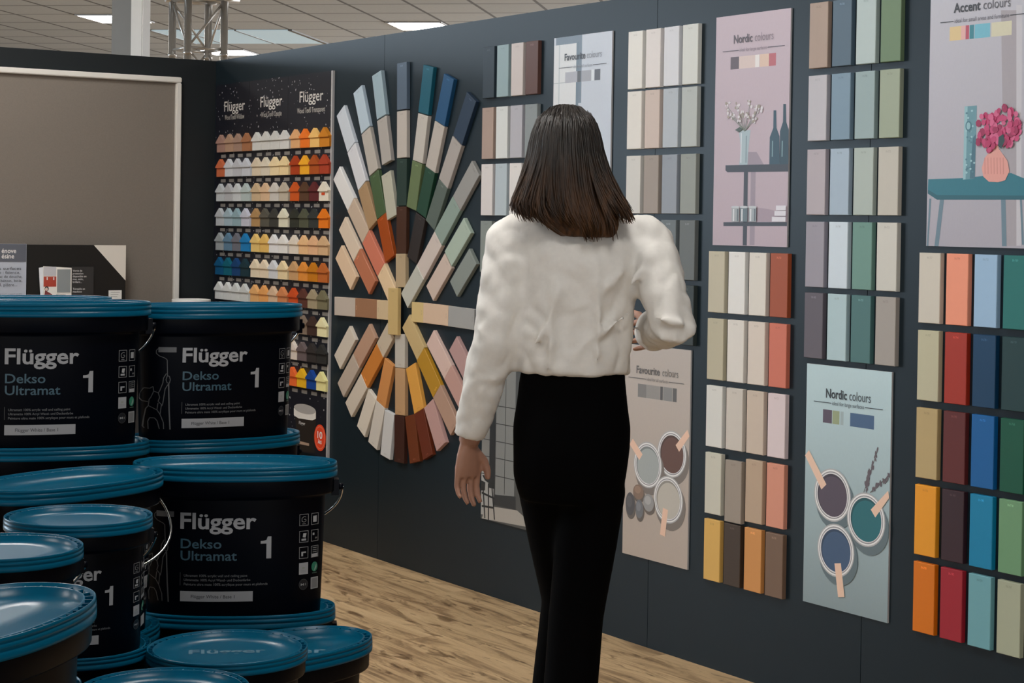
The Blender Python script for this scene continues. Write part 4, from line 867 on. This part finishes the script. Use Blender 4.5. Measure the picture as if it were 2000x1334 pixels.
# ================================================================== PERSON
PP = empty('person', (5.02, -1.305, 0), (0, 0, R(146.8-90)))
tag(PP, 'person with long brown hair, cream jacket and black trousers, walking away', 'person')
def modify(o, vox, smooth_it=6, disp=None):
    r_ = o.modifiers.new('r', 'REMESH'); r_.mode = 'VOXEL'; r_.voxel_size = vox; r_.use_smooth_shade = True
    if smooth_it: s_ = o.modifiers.new('s', 'SMOOTH'); s_.iterations = smooth_it; s_.factor = .5
    return o
SHL, ELL, WRL = Vector((-.150, .0, 1.425)), Vector((-.185, -.03, 1.165)), Vector((-.245, .02, .915))
SHR, ELR, WRR = Vector((.178, .0, 1.425)), Vector((.236, -.100, 1.208)), Vector((.196, .130, 1.185))
HPL, KNL, ANL = Vector((-.068, 0, .93)), Vector((.008, .20, .50)), Vector((-.03, .27, .10))
HPR, KNR, ANR = Vector((.072, 0, .93)), Vector((.022, .02, .50)), Vector((-.005, -.05, .09))
bm = bmesh.new()
loft(bm, [(0, 0, z, rx, ry) for z, rx, ry in ((.84, .05, .05), (.88, .105, .075), (.95, .118, .08), (1.05, .112, .08), (1.15, .118, .08), (1.28, .125, .085), (1.37, .130, .08), (1.42, .10, .06), (1.47, .055, .05), (1.50, .05, .05))], 24)
tube(bm, [(0, .0, 1.46), (-.005, .01, 1.52), (-.012, .03, 1.60)], [.056, .052, .05], 16)
ellipsoid(bm, (-.012, .035, 1.625), (.073, .092, .105), 24)
ellipsoid(bm, (-.012, .075, 1.565), (.05, .055, .05), 16)                       # jaw
ellipsoid(bm, (-.012, .135, 1.605), (.011, .016, .02), 12)                       # nose
for s in (-1, 1): ellipsoid(bm, (-.012+s*.074, .03, 1.61), (.010, .018, .03), 12)   # ears
for a, b_, c, r0 in ((SHL, ELL, WRL, 0), (SHR, ELR, WRR, 0)):
    tube(bm, [a*.96+b_*.04, (a+b_)/2, b_, (b_+c)/2, c], [.034, .042, .037, .034, .026], 14)
for a, b_, c in ((HPL, KNL, ANL), (HPR, KNR, ANR)):
    tube(bm, [a+Vector((0, 0, .02)), (a+b_)/2, b_, (b_*.6+c*.4), c], [.062, .060, .048, .048, .034], 16)
    tube(bm, [c+Vector((0, -.03, -.04)), c+Vector((0, .06, -.045)), c+Vector((0, .15, -.065))], [.035, .034, .022], 12)
def hand(bm, wr, d, side, inward, curl):
    """wr wrist, d pointing direction, side = thumb direction, inward = palm normal"""
    d = d.normalized(); side = (side-d*side.dot(d)).normalized(); inward = (inward-d*inward.dot(d)-side*inward.dot(side)).normalized()
    pal = [wr-d*.01, wr+d*.03, wr+d*.06, wr+d*.085]
    tube(bm, pal, [(.022, .018), (.035, .016), (.040, .015), (.038, .012)], 14, up=side)
    for i, (o_, L_, r_) in enumerate(((.034, .070, .0082), (.0118, .078, .0084), (-.0106, .072, .0080), (-.0322, .056, .0072))):
        p = wr+d*.08+side*o_; pts = [p-d*.015]; dd = d.copy(); c_ = curl*(1+.12*i)
        for q in (.45, .32, .26):
            pts.append(pts[-1]+dd*(L_*q+(.015 if q == .45 else 0))); ax = d.cross(inward)
            dd = (Matrix.Rotation(-c_, 3, side) @ dd) if (Matrix.Rotation(-c_, 3, side) @ dd).dot(inward) > dd.dot(inward) else (Matrix.Rotation(c_, 3, side) @ dd)
        tube(bm, pts, [r_, r_, r_*.92, r_*.75], 10)
    p = wr+d*.025+side*.025
    tube(bm, [p, p+side*.022+d*.022+inward*.008, p+side*.030+d*.048+inward*.014, p+side*.028+d*.068+inward*.018], [.012, .0105, .0095, .0075], 10)
hand(bm, WRL, Vector((-.04, .02, -1)), Vector((.72, .70, 0)), Vector((.70, -.72, 0)), .30)
hand(bm, WRR, Vector((-.12, 1, -.15)), Vector((-.2, 0, 1)), Vector((-1, 0, 0)), .5)
body = modify(obj('body', bm, 'skin', PP, True), .0042, 2)
for s in (-1, 1):
    bm = bmesh.new(); ellipsoid(bm, (-.012+s*.031, .113, 1.628), (.012, .010, .009), 12); obj('eye', bm, 'eye', PP, True)
bm = bmesh.new(); ellipsoid(bm, (-.012, .124, 1.567), (.024, .008, .008), 12); obj('mouth', bm, 'lip', PP, True)
# jacket: torso and both sleeves, one surface
bm = bmesh.new()
loft(bm, [(cx, cy, z, rx, ry) for z, rx, ry, cx, cy in ((1.083, .139, .108, .004, 0), (1.12, .142, .110, .004, 0), (1.20, .145, .108, .006, 0), (1.28, .150, .108, .008, -.004), (1.35, .157, .108, .012, -.006), (1.40, .160, .100, .013, -.006), (1.43, .148, .088, .012, -.002), (1.46, .118, .072, .006, .002), (1.49, .078, .060, 0, .006), (1.525, .060, .056, 0, .01))], 40)
def sleeve(a, b_, c, rs):
    sx = -1 if a.x < 0 else 1
    pts = [Vector((a.x-sx*.045, 0, 1.452)), Vector((a.x-sx*.014, 0, 1.440)), Vector((a.x+sx*.004, 0, 1.412)), a*.75+b_*.25, a*.5+b_*.5, a*.25+b_*.75, b_, b_*.66+c*.34, b_*.33+c*.67, c]
    tube(bm, pts, rs, 20)
sleeve(SHL, ELL, WRL+Vector((0, 0, .012)), [.026, .044, .057, .062, .063, .061, .059, .056, .050, .044])
sleeve(SHR, ELR, WRR, [.026, .044, .056, .061, .062, .060, .058, .055, .051, .046])
for p, q, r_ in (((.06, -.112, 1.12), (.05, -.112, 1.36), .012), ((-.06, -.110, 1.10), (-.05, -.110, 1.25), .010), ((.02, -.112, 1.16), (.13, -.10, 1.24), .010), ((.0, -.112, 1.24), (.12, -.10, 1.34), .010), ((-.10, -.10, 1.14), (-.03, -.112, 1.30), .009), ((-.235, -.065, 1.20), (-.16, -.085, 1.15), .014), ((-.25, -.045, 1.10), (-.18, -.07, 1.07), .013), ((.18, -.150, 1.235), (.27, -.145, 1.215), .010), ((.13, -.10, 1.30), (.19, -.075, 1.40), .012)):
    p, q = Vector(p), Vector(q); tube(bm, [p, p*.75+q*.25, (p+q)/2+Vector((.004, 0, -.006)), p*.25+q*.75, q], [.003, r_*.8, r_, r_*.8, .003], 8)
M['jacket'] = mat('cream_cotton', (.80, .775, .73), .85, .2, var=.05, scale=90, bump=.15)
jk = modify(obj('jacket', bm, 'jacket', PP, True), .0075, 12)
tx = bpy.data.textures.new('folds', 'CLOUDS'); tx.noise_scale = .085; tx.noise_depth = 1; tx.noise_type = 'HARD_NOISE'
dm = jk.modifiers.new('d', 'DISPLACE'); dm.texture = tx; dm.strength = .015; dm.mid_level = .5; dm.texture_coords = 'LOCAL'
# trousers
bm = bmesh.new()
loft(bm, [(cx, cy, z, rx, ry) for z, rx, ry, cx, cy in ((.78, .120, .095, .0, 0), (.84, .137, .110, .0, -.005), (.90, .141, .115, .003, -.008), (.96, .143, .110, .003, -.006), (1.02, .134, .100, .003, 0), (1.10, .126, .094, .003, 0))], 36)
for a, b_, c, out in ((HPL, KNL, ANL, -1), (HPR, KNR, ANR, 1)):
    pts = [a+Vector((0, 0, -.03)), a*.72+b_*.28, a*.4+b_*.6, b_, b_*.66+c*.34, b_*.33+c*.67, c+Vector((0, 0, -.03))]
    tube(bm, pts, [.055, .080, .076, .068, .067, .067, .069], 20)
modify(obj('trousers', bm, 'trouser', PP, True), .009, 14)
for a, n_ in ((ANL, 'l'), (ANR, 'r')):
    bm = bmesh.new(); g = a.copy(); g.z = 0
    tube(bm, [g+Vector((0, -.06, .032)), g+Vector((0, -.02, .036)), g+Vector((0, .06, .034)), g+Vector((0, .13, .028)), g+Vector((0, .175, .022))], [(.030, .026), (.034, .036), (.032, .042), (.026, .040), (.018, .024)], 16)
    for v in bm.verts: v.co.z = max(v.co.z, .002)
    obj('shoe', bm, 'shoe', PP, True)
# hair: cap, long fall and loose strands
hm = bpy.data.materials.new('brown_hair'); hm.use_nodes = True; nt = hm.node_tree; b = nt.nodes['Principled BSDF']; b.inputs['Roughness'].default_value = .48; b.inputs['Specular IOR Level'].default_value = .35
tc = nt.nodes.new('ShaderNodeTexCoord'); mp = nt.nodes.new('ShaderNodeMapping'); mp.inputs['Scale'].default_value = (90, 90, 5); nt.links.new(tc.outputs['Object'], mp.inputs['Vector'])
nz = nt.nodes.new('ShaderNodeTexNoise'); nz.inputs['Scale'].default_value = 1; nz.inputs['Detail'].default_value = 4; nt.links.new(mp.outputs['Vector'], nz.inputs['Vector'])
sp = nt.nodes.new('ShaderNodeSeparateXYZ'); nt.links.new(tc.outputs['Object'], sp.inputs[0])
mr = nt.nodes.new('ShaderNodeMapRange'); mr.inputs[1].default_value = 1.62; mr.inputs[2].default_value = 1.43; nt.links.new(sp.outputs['Z'], mr.inputs[0])
ca = nt.nodes.new('ShaderNodeMix'); ca.data_type = 'RGBA'; ca.inputs[6].default_value = (.011, .0075, .0055, 1); ca.inputs[7].default_value = (.060, .027, .010, 1); nt.links.new(mr.outputs[0], ca.inputs[0])
cb = nt.nodes.new('ShaderNodeMix'); cb.data_type = 'RGBA'; cb.blend_type = 'MULTIPLY'; cb.inputs[0].default_value = .85; nt.links.new(ca.outputs[2], cb.inputs[6])
cr = nt.nodes.new('ShaderNodeValToRGB'); cr.color_ramp.elements[0].color = (.3, .3, .3, 1); cr.color_ramp.elements[0].position = .35; cr.color_ramp.elements[1].color = (1.7, 1.6, 1.5, 1); cr.color_ramp.elements[1].position = .68
nt.links.new(nz.outputs['Fac'], cr.inputs['Fac']); nt.links.new(cr.outputs['Color'], cb.inputs[7]); nt.links.new(cb.outputs[2], b.inputs['Base Color'])
bp = nt.nodes.new('ShaderNodeBump'); bp.inputs['Strength'].default_value = .6; bp.inputs['Distance'].default_value = .004; nt.links.new(nz.outputs['Fac'], bp.inputs['Height']); nt.links.new(bp.outputs['Normal'], b.inputs['Normal'])
HR = [(1.738, .006, .008, -.022, .02), (1.732, .033, .042, -.022, .018), (1.715, .055, .070, -.022, .014), (1.685, .071, .092, -.022, .010), (1.645, .081, .102, -.022, .004), (1.60, .087, .104, -.021, -.008), (1.56, .092, .098, -.019, -.022), (1.52, .099, .080, -.014, -.045), (1.49, .104, .060, -.008, -.070), (1.46, .098, .040, .006, -.092), (1.435, .080, .026, .022, -.104), (1.415, .058, .014, .030, -.110)]
bm = bmesh.new(); vs = []; n_ = 72
for z, rx, ry, cx, cy in HR:
    row = []
    for k in range(n_):
        t = 2*math.pi*k/n_; ww = 1+.035*math.sin(9*t+z*3)+.025*math.sin(23*t+1.3)
        if z > 1.70: ww = 1
        row.append(bm.verts.new((cx+rx*ww*math.cos(t), cy+ry*ww*math.sin(t), z)))
    vs.append(row)
for a, b_ in zip(vs, vs[1:]):
    for k in range(n_):
        t = 2*math.pi*(k+.5)/n_; zc = a[k].co.z
        if math.sin(t) > .55 and 1.45 < zc < 1.69: continue          # the face stays free
        if math.sin(t) > .1 and zc < 1.53: continue
        bm.faces.new((a[k], b_[k], b_[(k+1) % n_], a[(k+1) % n_]))
bm.faces.new(vs[0])
bmesh.ops.recalc_face_normals(bm, faces=bm.faces)
hair = obj('hair', bm, hm, PP, True)
sd = hair.modifiers.new('t', 'SOLIDIFY'); sd.thickness = .012; sd.offset = -1
sb = hair.modifiers.new('s', 'SUBSURF'); sb.levels = 1; sb.render_levels = 1
bm = bmesh.new()
def surf(t, z):
    for (z0, *p), (z1, *q) in zip(HR, HR[1:]):
        if z1 <= z <= z0:
            f_ = (z0-z)/(z0-z1); rx, ry, cx, cy = [p[i]+(q[i]-p[i])*f_ for i in range(4)]
            return Vector((cx+rx*math.cos(t), cy+ry*math.sin(t), z))
    return surf(t, 1.4151)
for i in range(620):
    t = rnd.uniform(math.pi*.93, math.pi*2.07); z0 = 1.737-.12*rnd.random()**1.6
    x = math.cos(t)
    zend = 1.45+.04*rnd.random() if abs(x) > .62 else 1.405+.05*rnd.random()
    if -.62 < x < -.08: zend = 1.432+.04*rnd.random()
    pts = []; j = rnd.uniform(-.04, .04); out = rnd.uniform(.001, .006)
    flare = (.038*rnd.random()+.006)*(.95 if x > .55 else (-1.25 if x < -.55 else 0))
    for q in range(9):
        f_ = q/8; z = z0+(zend-z0)*f_
        p = surf(t+j*f_, max(z, 1.4155)); nrm = Vector((math.cos(t), math.sin(t), 0))
        p = p+nrm*out+Vector((flare*max(0, f_-.35)**1.4*1.6+rnd.uniform(-.0012, .0012), -.010*f_*abs(x)*(1 if abs(x) > .55 else 0), 0)); p.z = z
        pts.append(p)
    r0 = rnd.uniform(.0022, .0042)
    tube(bm, pts, [r0*.2, r0*.7, r0, r0, r0, r0*.95, r0*.8, r0*.55, r0*.15], 6)
obj('hair_strands', bm, hm, PP, True)
